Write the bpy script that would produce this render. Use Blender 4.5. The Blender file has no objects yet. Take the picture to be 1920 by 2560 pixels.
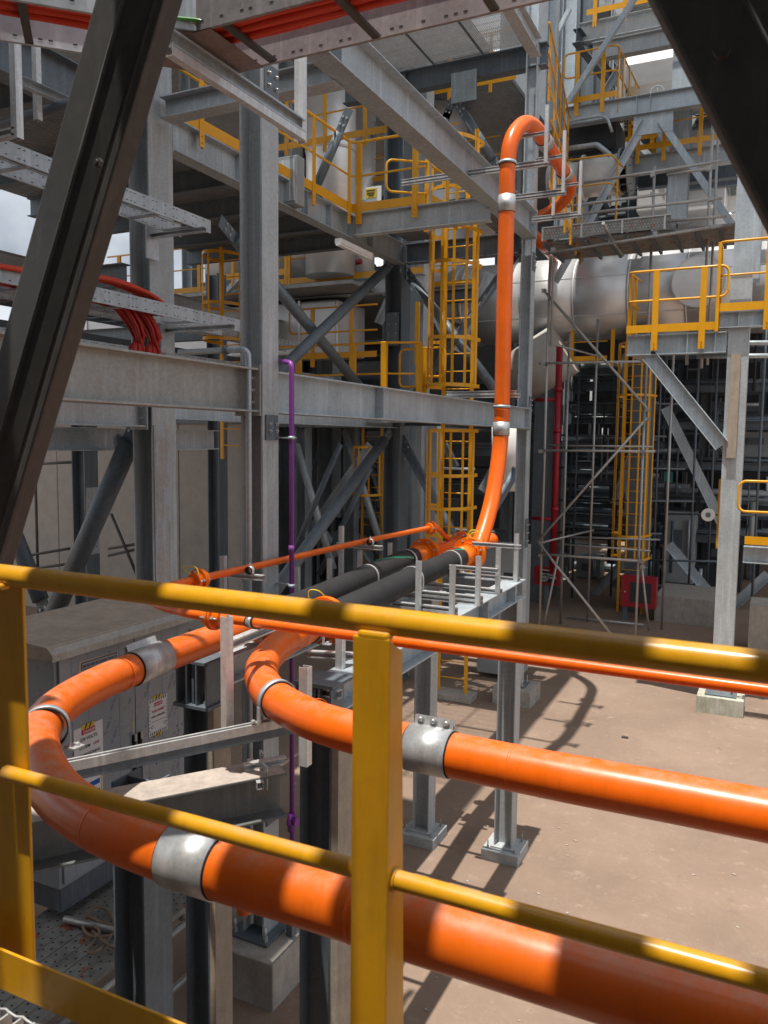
import bpy, math, random
import numpy as np
from mathutils import Vector, Matrix

# ------------------------------------------------------------------ camera, world, sun, exposure
S = bpy.context.scene
COL = S.collection
EYE = 4.6
YAW, PITCH, ROLL, FOC = 25.9, 5.2, 0.65, 2010.0      # degrees, focal length in 1920-wide pixels
_y, _p, _r = [math.radians(v) for v in (YAW, PITCH, ROLL)]
FWD = np.array([-math.sin(_y)*math.cos(_p), math.cos(_y)*math.cos(_p), -math.sin(_p)])
_R0 = np.array([math.cos(_y), math.sin(_y), 0.0]); _U0 = np.cross(_R0, FWD)
RT = _R0*math.cos(_r) + _U0*math.sin(_r); UP = _U0*math.cos(_r) - _R0*math.sin(_r)
cam_d = bpy.data.cameras.new('camera'); cam = bpy.data.objects.new('camera', cam_d); COL.objects.link(cam)
cam_d.sensor_fit = 'HORIZONTAL'; cam_d.sensor_width = 36.0; cam_d.lens = FOC/1920*36
cam_d.clip_start = 0.05; cam_d.clip_end = 2000
M3 = Matrix(((RT[0], UP[0], -FWD[0]), (RT[1], UP[1], -FWD[1]), (RT[2], UP[2], -FWD[2])))
cam.matrix_world = Matrix.Translation((0, 0, EYE)) @ M3.to_4x4()
S.camera = cam
cam_d.dof.use_dof = True; cam_d.dof.focus_distance = 7.0; cam_d.dof.aperture_fstop = 9.0

SUN_TO = Vector((-0.035, -0.19, 1.0)).normalized()
w = bpy.data.worlds.new("World"); S.world = w; w.use_nodes = True
nt = w.node_tree; nt.nodes.clear()
sky = nt.nodes.new('ShaderNodeTexSky'); sky.sky_type = 'NISHITA'; sky.sun_disc = False
sky.sun_elevation = math.asin(SUN_TO.z); sky.sun_rotation = math.atan2(SUN_TO.x, SUN_TO.y)
sky.air_density = 1.0; sky.dust_density = 5.0; sky.ozone_density = 1.0
bg = nt.nodes.new('ShaderNodeBackground'); bg.inputs[1].default_value = 0.068
wo = nt.nodes.new('ShaderNodeOutputWorld')
tcw = nt.nodes.new('ShaderNodeTexCoord'); nzw = nt.nodes.new('ShaderNodeTexNoise'); nzw.inputs['Scale'].default_value = 2.2; nzw.inputs['Detail'].default_value = 6
rmw = nt.nodes.new('ShaderNodeValToRGB'); rmw.color_ramp.elements[0].position = 0.36; rmw.color_ramp.elements[1].position = 0.56
mxw = nt.nodes.new('ShaderNodeMix'); mxw.data_type = 'RGBA'; mxw.inputs[7].default_value = (12.5, 13.1, 13.8, 1)      # bright cloud
nt.links.new(tcw.outputs['Generated'], nzw.inputs['Vector']); nt.links.new(nzw.outputs[0], rmw.inputs[0]); nt.links.new(rmw.outputs[0], mxw.inputs[0])
nt.links.new(sky.outputs[0], mxw.inputs[6]); nt.links.new(mxw.outputs[2], bg.inputs[0]); nt.links.new(bg.outputs[0], wo.inputs[0])
sd = bpy.data.lights.new('sun', 'SUN'); sd.energy = 5.0; sd.angle = math.radians(0.53); sd.color = (1.0, 0.95, 0.87)
sun = bpy.data.objects.new('sun', sd); COL.objects.link(sun); sun.location = (0, 0, 40)
sun.rotation_euler = SUN_TO.to_track_quat('Z', 'Y').to_euler()
S.view_settings.view_transform = 'Standard'; S.view_settings.look = 'None'
S.view_settings.exposure = 0.38; S.view_settings.gamma = 1.0
S.cycles.max_bounces = 7; S.cycles.diffuse_bounces = 3; S.cycles.glossy_bounces = 4

# ------------------------------------------------------------------ survey helpers: sight line -> point on a real plane
K = 1.1573
def ray(x, y): return FWD + RT*(x*K-960)/FOC - UP*(y*K-1280)/FOC
C0 = np.array([0, 0, EYE])
def sz(x, y, z): d = ray(x, y); return Vector(C0 + d*((z-EYE)/d[2]))
def sy(x, y, Y): d = ray(x, y); return Vector(C0 + d*(Y/d[1]))
def sx(x, y, X): d = ray(x, y); return Vector(C0 + d*(X/d[0]))

# ------------------------------------------------------------------ materials
def new_mat(name):
    m = bpy.data.materials.new(name); m.use_nodes = True
    n = m.node_tree; b = n.nodes['Principled BSDF']; return m, n, b
def N(n, t, **kw):
    x = n.nodes.new(t)
    for k, v in kw.items():
        if k in x.inputs: x.inputs[k].default_value = v
        else: setattr(x, k, v)
    return x
def ramp(n, src, stops):
    r = n.nodes.new('ShaderNodeValToRGB'); n.links.new(src, r.inputs[0])
    e = r.color_ramp.elements
    while len(e) < len(stops): e.new(0.5)
    for i, (p, c) in enumerate(stops):
        e[i].position = p; e[i].color = (c[0], c[1], c[2], 1) if hasattr(c, '__len__') else (c, c, c, 1)
    return r
def mix(n, fac, a, b, mode='MIX'):
    x = n.nodes.new('ShaderNodeMix'); x.data_type = 'RGBA'; x.blend_type = mode
    for s, v in ((x.inputs[0], fac), (x.inputs[6], a), (x.inputs[7], b)):
        if isinstance(v, bpy.types.NodeSocket): n.links.new(v, s)
        elif hasattr(v, '__len__'): s.default_value = (v[0], v[1], v[2], 1)
        else: s.default_value = v
    return x.outputs[2]
def coords(n, scale=(1, 1, 1)):
    g = n.nodes.new('ShaderNodeNewGeometry'); m = n.nodes.new('ShaderNodeMapping'); m.inputs['Scale'].default_value = scale
    n.links.new(g.outputs['Position'], m.inputs[0]); return m.outputs[0]
def noise(n, co, scale, detail=4, rough=0.6):
    t = N(n, 'ShaderNodeTexNoise', Scale=scale, Detail=detail, Roughness=rough); n.links.new(co, t.inputs['Vector']); return t.outputs[0]
def bump(n, b, h, strength=0.2, dist=0.002):
    u = N(n, 'ShaderNodeBump', Strength=strength, Distance=dist); n.links.new(h, u.inputs['Height']); n.links.new(u.outputs[0], b.inputs['Normal'])

def galv(name, base, var=0.25, metal=0.35, rough=0.45, rust=0.0, stain=0.0, spangle=45):
    m, n, b = new_mat(name); co = coords(n)
    v = N(n, 'ShaderNodeTexVoronoi', Scale=spangle); v.feature = 'F1'
    wn = noise(n, co, 9, 3); ad = N(n, 'ShaderNodeMix'); ad.data_type = 'VECTOR'; ad.inputs[0].default_value = 0.06
    n.links.new(co, v.inputs['Vector'])
    sp = n.nodes.new('ShaderNodeSeparateColor'); n.links.new(v.outputs['Color'], sp.inputs[0])
    big = noise(n, co, 2.2, 5, 0.65); st = noise(n, coords(n, (6, 6, 0.7)), 2.0, 4)
    a = [c*(1-var) for c in base]; d = [min(1, c*(1+var*0.75)) for c in base]
    c1 = ramp(n, big, [(0.3, a), (0.7, d)]).outputs[0]
    c2 = mix(n, 0.35, c1, mix(n, sp.outputs[0], [x*0.72 for x in base], [min(1, x*1.25) for x in base]))
    c3 = mix(n, ramp(n, st, [(0.35, 0.0), (0.75, 0.35)]).outputs[0], c2, [x*0.55 for x in base])
    if stain:
        s2 = noise(n, coords(n, (3, 3, 1.0)), 2.6, 6, 0.7)
        c3 = mix(n, ramp(n, s2, [(0.50, 0.0), (0.56, stain)]).outputs[0], c3, (0.42, 0.47, 0.56))
        s3 = noise(n, coords(n, (2, 2, 2)), 3.1, 6, 0.7)
        c3 = mix(n, ramp(n, s3, [(0.55, 0.0), (0.62, stain)]).outputs[0], c3, (0.40, 0.34, 0.29))
    if rust:
        r1 = noise(n, co, 5.5, 6, 0.7)
        c3 = mix(n, ramp(n, r1, [(0.58, 0.0), (0.68, rust)]).outputs[0], c3, (0.34, 0.17, 0.09))
    oi = n.nodes.new('ShaderNodeObjectInfo')
    c3 = mix(n, ramp(n, oi.outputs['Random'], [(0.0, 0.0), (1.0, 0.28)]).outputs[0], c3, [x*0.48 for x in base])
    c3 = mix(n, ramp(n, noise(n, coords(n, (14, 14, 0.5)), 1.3, 3), [(0.56, 0.0), (0.66, 0.30)]).outputs[0], c3, [min(1, x*1.45) for x in base])
    n.links.new(c3, b.inputs['Base Color']); b.inputs['Metallic'].default_value = metal
    rr = ramp(n, big, [(0.2, max(0.05, rough-0.1)), (0.8, min(1, rough+0.12))]); n.links.new(rr.outputs[0], b.inputs['Roughness'])
    bump(n, b, noise(n, co, 60, 3), 0.12, 0.001)
    return m

def paint(name, col, rough=0.35, var=0.1, wear=None, wear_at=0.72, coat=0.2, dirt=0.15, wavy=0.0, dust=0.0):
    m, n, b = new_mat(name); co = coords(n)
    big = noise(n, co, 3.0, 5, 0.6)
    c = ramp(n, big, [(0.3, [x*(1-var) for x in col]), (0.7, [min(1, x*(1+var)) for x in col])]).outputs[0]
    dn = noise(n, coords(n, (8, 8, 1.5)), 3.0, 5, 0.7)
    c = mix(n, ramp(n, dn, [(0.5, 0.0), (0.8, dirt)]).outputs[0], c, [x*0.35 for x in col])
    if wear:
        r1 = noise(n, co, 14, 5, 0.65)
        c = mix(n, ramp(n, r1, [(wear_at, 0.0), (wear_at+0.02, 0.9)]).outputs[0], c, wear)
    if dust:
        gn = n.nodes.new('ShaderNodeNewGeometry'); sx_ = n.nodes.new('ShaderNodeSeparateXYZ'); n.links.new(gn.outputs['Normal'], sx_.inputs[0])
        up_ = ramp(n, sx_.outputs[2], [(0.55, 0.0), (0.98, 1.0)]).outputs[0]; sp_n = ramp(n, noise(n, co, 11, 7, .75), [(0.42, 0.0), (0.66, dust)]).outputs[0]
        mt = N(n, 'ShaderNodeMath'); mt.operation = 'MULTIPLY'; n.links.new(up_, mt.inputs[0]); n.links.new(sp_n, mt.inputs[1])
        c = mix(n, mt.outputs[0], c, (0.42, 0.31, 0.23))
        sr = N(n, 'ShaderNodeTexNoise', Scale=9.0, Detail=8.0, Roughness=0.8, Distortion=2.5); n.links.new(coords(n, (1.0, 1.0, 3.0)), sr.inputs['Vector'])
        c = mix(n, ramp(n, sr.outputs[0], [(0.497, 0.0), (0.5, dust), (0.503, 0.0)]).outputs[0], c, [min(1, x*.45+.12) for x in col])
    n.links.new(c, b.inputs['Base Color'])
    r2 = noise(n, co, 7, 4); rr = ramp(n, r2, [(0.3, max(0.05, rough-0.07)), (0.75, rough+0.15)]); n.links.new(rr.outputs[0], b.inputs['Roughness'])
    b.inputs['Coat Weight'].default_value = coat; b.inputs['Specular IOR Level'].default_value = 0.35; b.inputs['Coat Roughness'].default_value = 0.15
    bump(n, b, noise(n, co, 22 if wavy else 120, 3), 0.5 if wavy else 0.08, wavy if wavy else 0.0006)
    return m

def concrete(name, base, moss=0.0, dark=0.5, scale=6):
    m, n, b = new_mat(name); co = coords(n)
    a = noise(n, co, scale, 8, 0.7); f = noise(n, co, 45, 5, 0.7); st = noise(n, coords(n, (5, 5, 0.8)), 3, 5, 0.7)
    c = ramp(n, a, [(0.25, [x*0.72 for x in base]), (0.75, [min(1, x*1.2) for x in base])]).outputs[0]
    c = mix(n, ramp(n, f, [(0.35, 0.0), (0.7, 0.3)]).outputs[0], c, [x*0.5 for x in base])
    c = mix(n, ramp(n, st, [(0.45, 0.0), (0.75, dark)]).outputs[0], c, [x*0.45 for x in base])
    if moss: c = mix(n, ramp(n, noise(n, coords(n, (4, 4, 1.2)), 2.2, 6, .7), [(0.45, 0.0), (0.62, moss)]).outputs[0], c, (0.19, 0.21, 0.10))
    n.links.new(c, b.inputs['Base Color']); b.inputs['Roughness'].default_value = 0.9
    bump(n, b, f, 0.5, 0.004); return m

def ground_mat():
    m, n, b = new_mat('site_ground'); co = coords(n)
    base = ramp(n, noise(n, co, 0.55, 7, 0.6), [(0.28, (0.175, 0.121, 0.088)), (0.5, (0.218, 0.152, 0.111)), (0.74, (0.262, 0.187, 0.137))]).outputs[0]
    base = mix(n, ramp(n, noise(n, co, 2.6, 8, 0.7), [(0.36, 0.4), (0.5, 0.0)]).outputs[0], base, (0.21, 0.145, 0.115))
    base = mix(n, ramp(n, noise(n, co, 5.0, 8, 0.72), [(0.57, 0.0), (0.70, 0.4)]).outputs[0], base, (0.42, 0.32, 0.24))
    dots = N(n, 'ShaderNodeTexVoronoi', Scale=6.0); n.links.new(co, dots.inputs['Vector'])
    base = mix(n, ramp(n, dots.outputs['Distance'], [(0.0, 0.75), (0.05, 0.0)]).outputs[0], base, (0.62, 0.52, 0.42))
    d2 = N(n, 'ShaderNodeTexVoronoi', Scale=1.7); n.links.new(coords(n, (1, 1.6, 1)), d2.inputs['Vector'])
    sm = mix(n, 0.5, d2.outputs['Distance'], noise(n, co, 9, 4), 'MIX')
    base = mix(n, ramp(n, sm, [(0.27, 0.5), (0.31, 0.0)]).outputs[0], base, (0.17, 0.12, 0.095))
    sc = N(n, 'ShaderNodeTexNoise', Scale=1.6, Detail=9.0, Roughness=0.75, Distortion=1.6); n.links.new(co, sc.inputs['Vector'])
    base = mix(n, ramp(n, sc.outputs[0], [(0.490, 0.0), (0.5, 0.14), (0.510, 0.0)]).outputs[0], base, (0.48, 0.39, 0.31))
    n.links.new(base, b.inputs['Base Color']); b.inputs['Roughness'].default_value = 0.88
    bump(n, b, noise(n, co, 26, 6, 0.7), 0.35, 0.004); return m

def cladding(name, col, rough=0.28, metal=0.9):
    m, n, b = new_mat(name); co = coords(n)
    big = noise(n, coords(n, (1.2, 1.2, 3)), 1.5, 5, 0.6)
    c = ramp(n, big, [(0.3, [x*0.92 for x in col]), (0.7, [min(1, x*1.04) for x in col])]).outputs[0]
    n.links.new(c, b.inputs['Base Color']); b.inputs['Metallic'].default_value = metal
    r = noise(n, coords(n, (1, 1, 12)), 3, 4); rr = ramp(n, r, [(0.3, rough-0.02), (0.75, rough+0.05)]); n.links.new(rr.outputs[0], b.inputs['Roughness'])
    bump(n, b, noise(n, co, 2.6, 3), 0.2, 0.003); return m

def ribbed(name, col, axis, freq):
    m, n, b = new_mat(name)
    wv = N(n, 'ShaderNodeTexWave', Scale=freq); wv.bands_direction = axis; n.links.new(coords(n), wv.inputs['Vector'])
    c = ramp(n, noise(n, coords(n), 3, 5), [(0.3, [x*0.8 for x in col]), (0.7, [x*1.15 for x in col])]).outputs[0]
    n.links.new(c, b.inputs['Base Color']); b.inputs['Roughness'].default_value = 0.55; b.inputs['Metallic'].default_value = 0.3
    bump(n, b, wv.outputs['Fac'], 1.0, 0.03); return m

def plank_mat():
    m, n, b = new_mat('scaffold_plank_steel'); co = coords(n)
    c = ramp(n, noise(n, co, 7, 6, .7), [(0.3, (0.16, 0.16, 0.15)), (0.7, (0.34, 0.34, 0.32))]).outputs[0]
    c = mix(n, ramp(n, noise(n, co, 5, 5, .6), [(0.60, 0.0), (0.63, 0.85)]).outputs[0], c, (0.35, 0.09, 0.04))
    n.links.new(c, b.inputs['Base Color']); b.inputs['Roughness'].default_value = 0.6; b.inputs['Metallic'].default_value = 0.3
    bump(n, b, noise(n, co, 40, 3), 0.3, 0.002); return m

GALV = galv('galvanised_steel', (0.47, 0.53, 0.57))
GALVC = galv('galvanised_column', (0.46, 0.495, 0.515), var=0.2, metal=0.2, rough=0.55)
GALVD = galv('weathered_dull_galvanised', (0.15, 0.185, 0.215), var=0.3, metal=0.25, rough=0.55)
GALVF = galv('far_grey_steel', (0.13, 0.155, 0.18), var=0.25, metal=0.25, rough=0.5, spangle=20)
GALVS = galv('stained_column_plate', (0.40, 0.40, 0.39), var=0.3, metal=0.1, rough=0.6, stain=0.85)
GALVR = galv('rusty_streaked_flange', (0.38, 0.385, 0.37), rust=0.45, metal=0.25)
STRUT = galv('bright_zinc_strut', (0.68, 0.69, 0.69), var=0.15, metal=0.45, rough=0.38)
TRAYM = galv('zinc_tray', (0.50, 0.54, 0.57), var=0.35, metal=0.4, rough=0.4, spangle=26)
TRAYB = galv('brown_dusted_tray', (0.24, 0.19, 0.18), var=0.35, metal=0.2, rough=0.6)
BRACEM = galv('dark_brown_grimy_steel', (0.075, 0.071, 0.067), var=0.35, metal=0.2, rough=0.55)
BOLT = galv('bolt_steel', (0.50, 0.50, 0.50), metal=0.6, rough=0.35)
ZINC = galv('clamp_zinc', (0.56, 0.57, 0.575), var=0.07, metal=0.6, rough=0.42, spangle=90)
ORANGE = paint('orange_pipe_paint', (0.76, 0.122, 0.002), rough=0.34, var=0.09, coat=0.12, dirt=0.25, wear=(0.42, 0.09, 0.02), wear_at=0.73, dust=0.45)
ORANGEL = paint('orange_flange_paint', (0.78, 0.15, 0.003), rough=0.35, var=0.06)
ORCHIP = paint('orange_pipe_chipped_paint', (0.66, 0.115, 0.003), rough=0.38, var=0.08, wear=(0.30, 0.06, 0.02), wear_at=0.735, coat=0.3, dirt=0.25, dust=0.5)
YELLOW = paint('yellow_rail_paint', (0.72, 0.34, 0.008), rough=0.4, var=0.08, dirt=0.18)
YELLN = paint('yellow_near_rail_paint', (0.60, 0.285, 0.004), rough=0.36, var=0.09, wear=(0.30, 0.20, 0.10), wear_at=0.70, coat=0.25, dirt=0.3, wavy=0.0012, dust=0.5)
RUBBER = paint('black_rubber_hose', (0.022, 0.022, 0.024), rough=0.6, var=0.25, coat=0.0, dirt=0.0)
GASKET = paint('black_gasket', (0.012, 0.012, 0.012), rough=0.7, coat=0.0)
PURPLE = paint('purple_pipe_paint', (0.19, 0.035, 0.25), rough=0.4)
REDP = paint('red_pipe_paint', (0.30, 0.008, 0.02), rough=0.4)
CABLER = paint('red_orange_cable', (0.55, 0.05, 0.02), rough=0.55, coat=0.0)
CABLED = paint('dark_red_cable', (0.42, 0.025, 0.02), rough=0.55, coat=0.0)
EARTHG = paint('earth_cable_green', (0.05, 0.22, 0.04), rough=0.5)
EARTHY = paint('earth_cable_yellow', (0.70, 0.55, 0.03), rough=0.5)
GREENB = paint('green_hose_stripe', (0.01, 0.30, 0.17), rough=0.5)
WHITEP = paint('white_paint', (0.72, 0.72, 0.70), rough=0.4)
PAPER = paint('white_paper', (0.74, 0.76, 0.78), rough=0.6, var=0.03, coat=0.0, dirt=0.03)
INK = paint('black_ink', (0.02, 0.02, 0.025), rough=0.6, coat=0.0, dirt=0)
REDINK = paint('red_ink', (0.55, 0.02, 0.05), rough=0.6, coat=0.0, dirt=0)
BLUEINK = paint('blue_film_ink', (0.02, 0.06, 0.25), rough=0.6, coat=0.0, dirt=0)
BLUEP = paint('blue_print', (0.02, 0.10, 0.42), rough=0.5, coat=0.0, dirt=0)
YTAPE = paint('yellow_tape', (0.70, 0.50, 0.04), rough=0.5, coat=0.0, dirt=0)
FILM = paint('grey_blue_film', (0.29, 0.32, 0.36), rough=0.28, var=0.05, dirt=0.05)
FILMD = paint('film_peeled_beige', (0.52, 0.42, 0.33), rough=0.5, var=0.05)
CANOPY = concrete('dusty_cabinet_roof', (0.47, 0.385, 0.31), dark=0.2)
CANOPYE = galv('cabinet_roof_edge', (0.50, 0.49, 0.46), rust=0.35, metal=0.1)
CONC = concrete('plinth_concrete', (0.38, 0.35, 0.31))
CONCM = concrete('mossy_plinth_concrete', (0.50, 0.49, 0.42), moss=0.6)
CONCG = concrete('grey_grout_pad', (0.40, 0.42, 0.43), dark=0.2)
TIMBER = concrete('brown_leg_board', (0.40, 0.33, 0.26), dark=0.4)
PANELT = paint('tan_enclosure_panel', (0.36, 0.325, 0.29), rough=0.7, coat=0.0)
CLAD = cladding('insulation_cladding', (0.66, 0.665, 0.67), rough=0.46, metal=0.55)
CLADB = cladding('bright_insulation_jacket', (0.80, 0.80, 0.79), rough=0.4, metal=0.6)
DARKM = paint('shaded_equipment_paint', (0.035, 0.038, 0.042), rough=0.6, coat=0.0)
GREYM = paint('equipment_grey_paint', (0.28, 0.30, 0.31), rough=0.5, coat=0.0)
BLUES = paint('bright_blue_cladding', (0.07, 0.30, 0.60), rough=0.5)
DECKX = ribbed('ribbed_deck_soffit', (0.22, 0.24, 0.25), 'X', 5.0)
DECKY = ribbed('deck_soffit_pale', (0.30, 0.31, 0.31), 'Y', 5.0)
GRATE = galv('grating_bars', (0.55, 0.56, 0.56), metal=0.3)
SCAF = galv('scaffold_tube_zinc', (0.42, 0.42, 0.41), rust=0.25, metal=0.5, rough=0.4)
PLANK = plank_mat()
ROPE = concrete('brown_rope', (0.26, 0.19, 0.13))

# ------------------------------------------------------------------ mesh builder
LABELS = {}
class M:
    def __init__(s): s.v = []; s.f = []; s.sm = []; s.mi = {}; s.cur = 0
    def add(s, vs, fs, smooth=False):
        o = len(s.v); s.v += [tuple(v) for v in vs]
        if s.cur: s.mi.update({len(s.f)+i: s.cur for i in range(len(fs))})
        s.f += [tuple(i+o for i in f) for f in fs]; s.sm += [smooth]*len(fs)
        return s
    def box(s, a, b):
        x0, y0, z0 = [min(a[i], b[i]) for i in range(3)]; x1, y1, z1 = [max(a[i], b[i]) for i in range(3)]
        return s.add([(x0,y0,z0),(x1,y0,z0),(x1,y1,z0),(x0,y1,z0),(x0,y0,z1),(x1,y0,z1),(x1,y1,z1),(x0,y1,z1)],
                     [(0,3,2,1),(4,5,6,7),(0,1,5,4),(1,2,6,5),(2,3,7,6),(3,0,4,7)])
    def ext(s, prof, p0, p1, up=(0, 0, 1), smooth=False, caps=True):
        p0 = Vector(p0); p1 = Vector(p1); d = (p1-p0).normalized(); up = Vector(up)
        if abs(d.dot(up.normalized())) > 0.98: up = Vector((0, 1, 0)) if abs(d.y) < 0.9 else Vector((1, 0, 0))
        sd_ = d.cross(up).normalized(); u = sd_.cross(d).normalized(); n = len(prof)
        vs = [p0+sd_*a+u*b for a, b in prof]+[p1+sd_*a+u*b for a, b in prof]
        fs = [(i, (i+1) % n, (i+1) % n+n, i+n) for i in range(n)]
        if caps: fs += [tuple(range(n))[::-1], tuple(range(n, 2*n))]
        return s.add(vs, fs, smooth) if not caps else s._mixed(vs, fs, smooth, n)
    def _mixed(s, vs, fs, smooth, n):
        o = len(s.v); s.v += [tuple(v) for v in vs]; s.f += [tuple(i+o for i in f) for f in fs]; s.sm += [smooth]*n+[False]*(len(fs)-n); return s
    def bar(s, p0, p1, w_, h_, up=(0, 0, 1)):
        return s.ext([(-w_/2, -h_/2), (w_/2, -h_/2), (w_/2, h_/2), (-w_/2, h_/2)], p0, p1, up)
    def cyl(s, p0, p1, r, n=12, smooth=True):
        return s.ext([(r*math.cos(2*math.pi*i/n), r*math.sin(2*math.pi*i/n)) for i in range(n)], p0, p1, smooth=smooth)
    def tube(s, pts, r, n=12, caps=True):
        pts = [Vector(p) for p in pts]; m = len(pts)
        ts = [(pts[min(i+1, m-1)]-pts[max(i-1, 0)]).normalized() for i in range(m)]
        a = ts[0].orthogonal().normalized(); rings = []
        for i in range(m):
            a = (a-ts[i]*a.dot(ts[i])).normalized(); b = ts[i].cross(a)
            rr = r(i/(m-1)) if callable(r) else r
            rings.append([pts[i]+(a*math.cos(2*math.pi*k/n)+b*math.sin(2*math.pi*k/n))*rr for k in range(n)])
        vs = [v for rg in rings for v in rg]
        fs = [(i*n+k, i*n+(k+1) % n, (i+1)*n+(k+1) % n, (i+1)*n+k) for i in range(m-1) for k in range(n)]
        if caps:
            fs += [tuple(range(n))[::-1], tuple(range((m-1)*n, m*n))]
        o = len(s.v); s.v += [tuple(v) for v in vs]; s.f += [tuple(i+o for i in f) for f in fs]
        s.sm += [True]*((m-1)*n)+([False]*2 if caps else []); return s
    def ring(s, p0, p1, r, t, n=28):          # open band: outer r+t, inner r
        p0 = Vector(p0); p1 = Vector(p1); d = (p1-p0).normalized(); a = d.orthogonal().normalized(); b = d.cross(a)
        vs = []
        for p in (p0, p1):
            for rr in (r, r+t):
                vs += [p+(a*math.cos(2*math.pi*k/n)+b*math.sin(2*math.pi*k/n))*rr for k in range(n)]
        fs = []
        for k in range(n):
            j = (k+1) % n
            fs += [(n+k, n+j, 3*n+j, 3*n+k), (k, 2*n+k, 2*n+j, j), (k, j, n+j, n+k), (2*n+k, 3*n+k, 3*n+j, 2*n+j)]
        k0 = len(s.f); s.add(vs, fs, True)
        for i in range(n): s.sm[k0+4*i+2] = False; s.sm[k0+4*i+3] = False
        return s
    def sphere(s, c, r, n=10):
        c = Vector(c); vs = []; fs = []
        for i in range(1, n//2+1):
            for k in range(n):
                t = math.pi*i/(n//2+1); vs.append(c+Vector((math.sin(t)*math.cos(2*math.pi*k/n), math.sin(t)*math.sin(2*math.pi*k/n), math.cos(t)))*r)
        vs += [c+Vector((0, 0, r)), c-Vector((0, 0, r))]; L = n//2
        for i in range(L-1):
            for k in range(n): fs.append((i*n+k, (i+1)*n+k, (i+1)*n+(k+1) % n, i*n+(k+1) % n))
        for k in range(n): fs += [(L*n, k, (k+1) % n), (L*n+1, (L-1)*n+(k+1) % n, (L-1)*n+k)]
        return s.add(vs, fs, True)
    def bolt(s, p, d, r=0.011, h=0.012, tail=0.0):
        p = Vector(p); d = Vector(d).normalized()
        s.ext([(r*math.cos(math.pi*i/3), r*math.sin(math.pi*i/3)) for i in range(6)], p, p+d*h)
        s.cyl(p, p+d*(h+0.004+tail), r*0.5, 6); return s
    def build(s, name, mat, parent=None, bevel=0.0, sm=None):
        org = Vector(root_loc(parent)) if parent else None
        arr = np.array(s.v, dtype=float)
        if parent is None:
            lo, hi = arr.min(0), arr.max(0); org = Vector(((lo[0]+hi[0])/2, (lo[1]+hi[1])/2, lo[2]))
        arr = arr-np.array(org)
        me = bpy.data.meshes.new(name); me.from_pydata(arr.tolist(), [], s.f); me.update()
        me.polygons.foreach_set('use_smooth', s.sm)
        for mm in (mat if isinstance(mat, (list, tuple)) else [mat]): me.materials.append(mm)
        for fi, mv in s.mi.items(): me.polygons[fi].material_index = mv
        o = bpy.data.objects.new(name, me); COL.objects.link(o)
        if parent: o.parent = parent
        else: o.location = org
        if bevel:
            bv = o.modifiers.new('bevel', 'BEVEL'); bv.width = bevel; bv.segments = 2; bv.limit_method = 'ANGLE'; bv.angle_limit = 0.7
        return o
def root_loc(o):
    while o.parent: o = o.parent
    return o.location
def tag(o, label, cat, group=None, kind=None):
    if label:
        o['label'] = label
        LABELS.setdefault(label, []).append(group)
        n = len(label.split())
        if n < 4 or n > 16: print('LABEL LENGTH', n, label)
    if cat: o['category'] = cat
    if group: o['group'] = group
    o['kind'] = kind or 'thing'
    return o
def thing(name, label, cat, loc, group=None):
    o = bpy.data.objects.new(name, None); COL.objects.link(o); o.location = loc; o.empty_display_size = 0.2
    return tag(o, label, cat, group)

def Iprof(h, b, tf=0.014, tw=0.009):          # centred, (side, up)
    return [(-b/2, -h/2), (b/2, -h/2), (b/2, -h/2+tf), (tw/2, -h/2+tf), (tw/2, h/2-tf), (b/2, h/2-tf), (b/2, h/2), (-b/2, h/2), (-b/2, h/2-tf), (-tw/2, h/2-tf), (-tw/2, -h/2+tf), (-b/2, -h/2+tf)]
def Cprof(h, b, t=0.004, lip=0.0):            # channel opening to +side
    p = [(-b/2, -h/2), (b/2, -h/2)]
    if lip: p += [(b/2, -h/2+lip), (b/2-t, -h/2+lip), (b/2-t, -h/2+t)]
    else: p += [(b/2, -h/2+t)]
    p += [(-b/2+t, -h/2+t), (-b/2+t, h/2-t)]
    if lip: p += [(b/2-t, h/2-t), (b/2-t, h/2-lip), (b/2, h/2-lip), (b/2, h/2)]
    else: p += [(b/2, h/2-t), (b/2, h/2)]
    return p+[(-b/2, h/2)]
def Lprof(a, b, t=0.006): return [(0, 0), (a, 0), (a, t), (t, t), (t, b), (0, b)]
def arc(pts, rad, seg=8):                      # polyline with rounded corners
    pts = [Vector(p) for p in pts]; out = [pts[0]]
    for i in range(1, len(pts)-1):
        a, b, c = pts[i-1], pts[i], pts[i+1]; r = rad[i-1] if hasattr(rad, '__len__') else rad
        d0 = (a-b).normalized(); d1 = (c-b).normalized(); ang = d0.angle(d1)
        if ang > 3.1: out.append(b); continue
        L = min(r/math.tan(ang/2), (a-b).length*0.49 if i > 1 else (a-b).length*0.95, (c-b).length*0.49 if i < len(pts)-2 else (c-b).length*0.95); rr = L*math.tan(ang/2)
        cen = b+(d0+d1).normalized()*(rr/math.sin(ang/2)); s0 = b+d0*L-cen; s1 = b+d1*L-cen; th = s0.angle(s1)
        for k in range(seg+1):
            t = k/seg; out.append(cen+(s0*math.sin((1-t)*th)+s1*math.sin(t*th))/math.sin(th))
    out.append(pts[-1]); return out
def spline(pts, seg=8):
    P = [Vector(p) for p in pts]; P = [P[0]*2-P[1]]+P+[P[-1]*2-P[-2]]; out = []
    for i in range(1, len(P)-2):
        for k in range(seg):
            t = k/seg; a, b, c, d = P[i-1], P[i], P[i+1], P[i+2]
            out.append(0.5*((2*b)+(c-a)*t+(2*a-5*b+4*c-d)*t*t+(3*b-3*c+d-a)*t**3))
    out.append(P[-2]); return out
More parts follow.
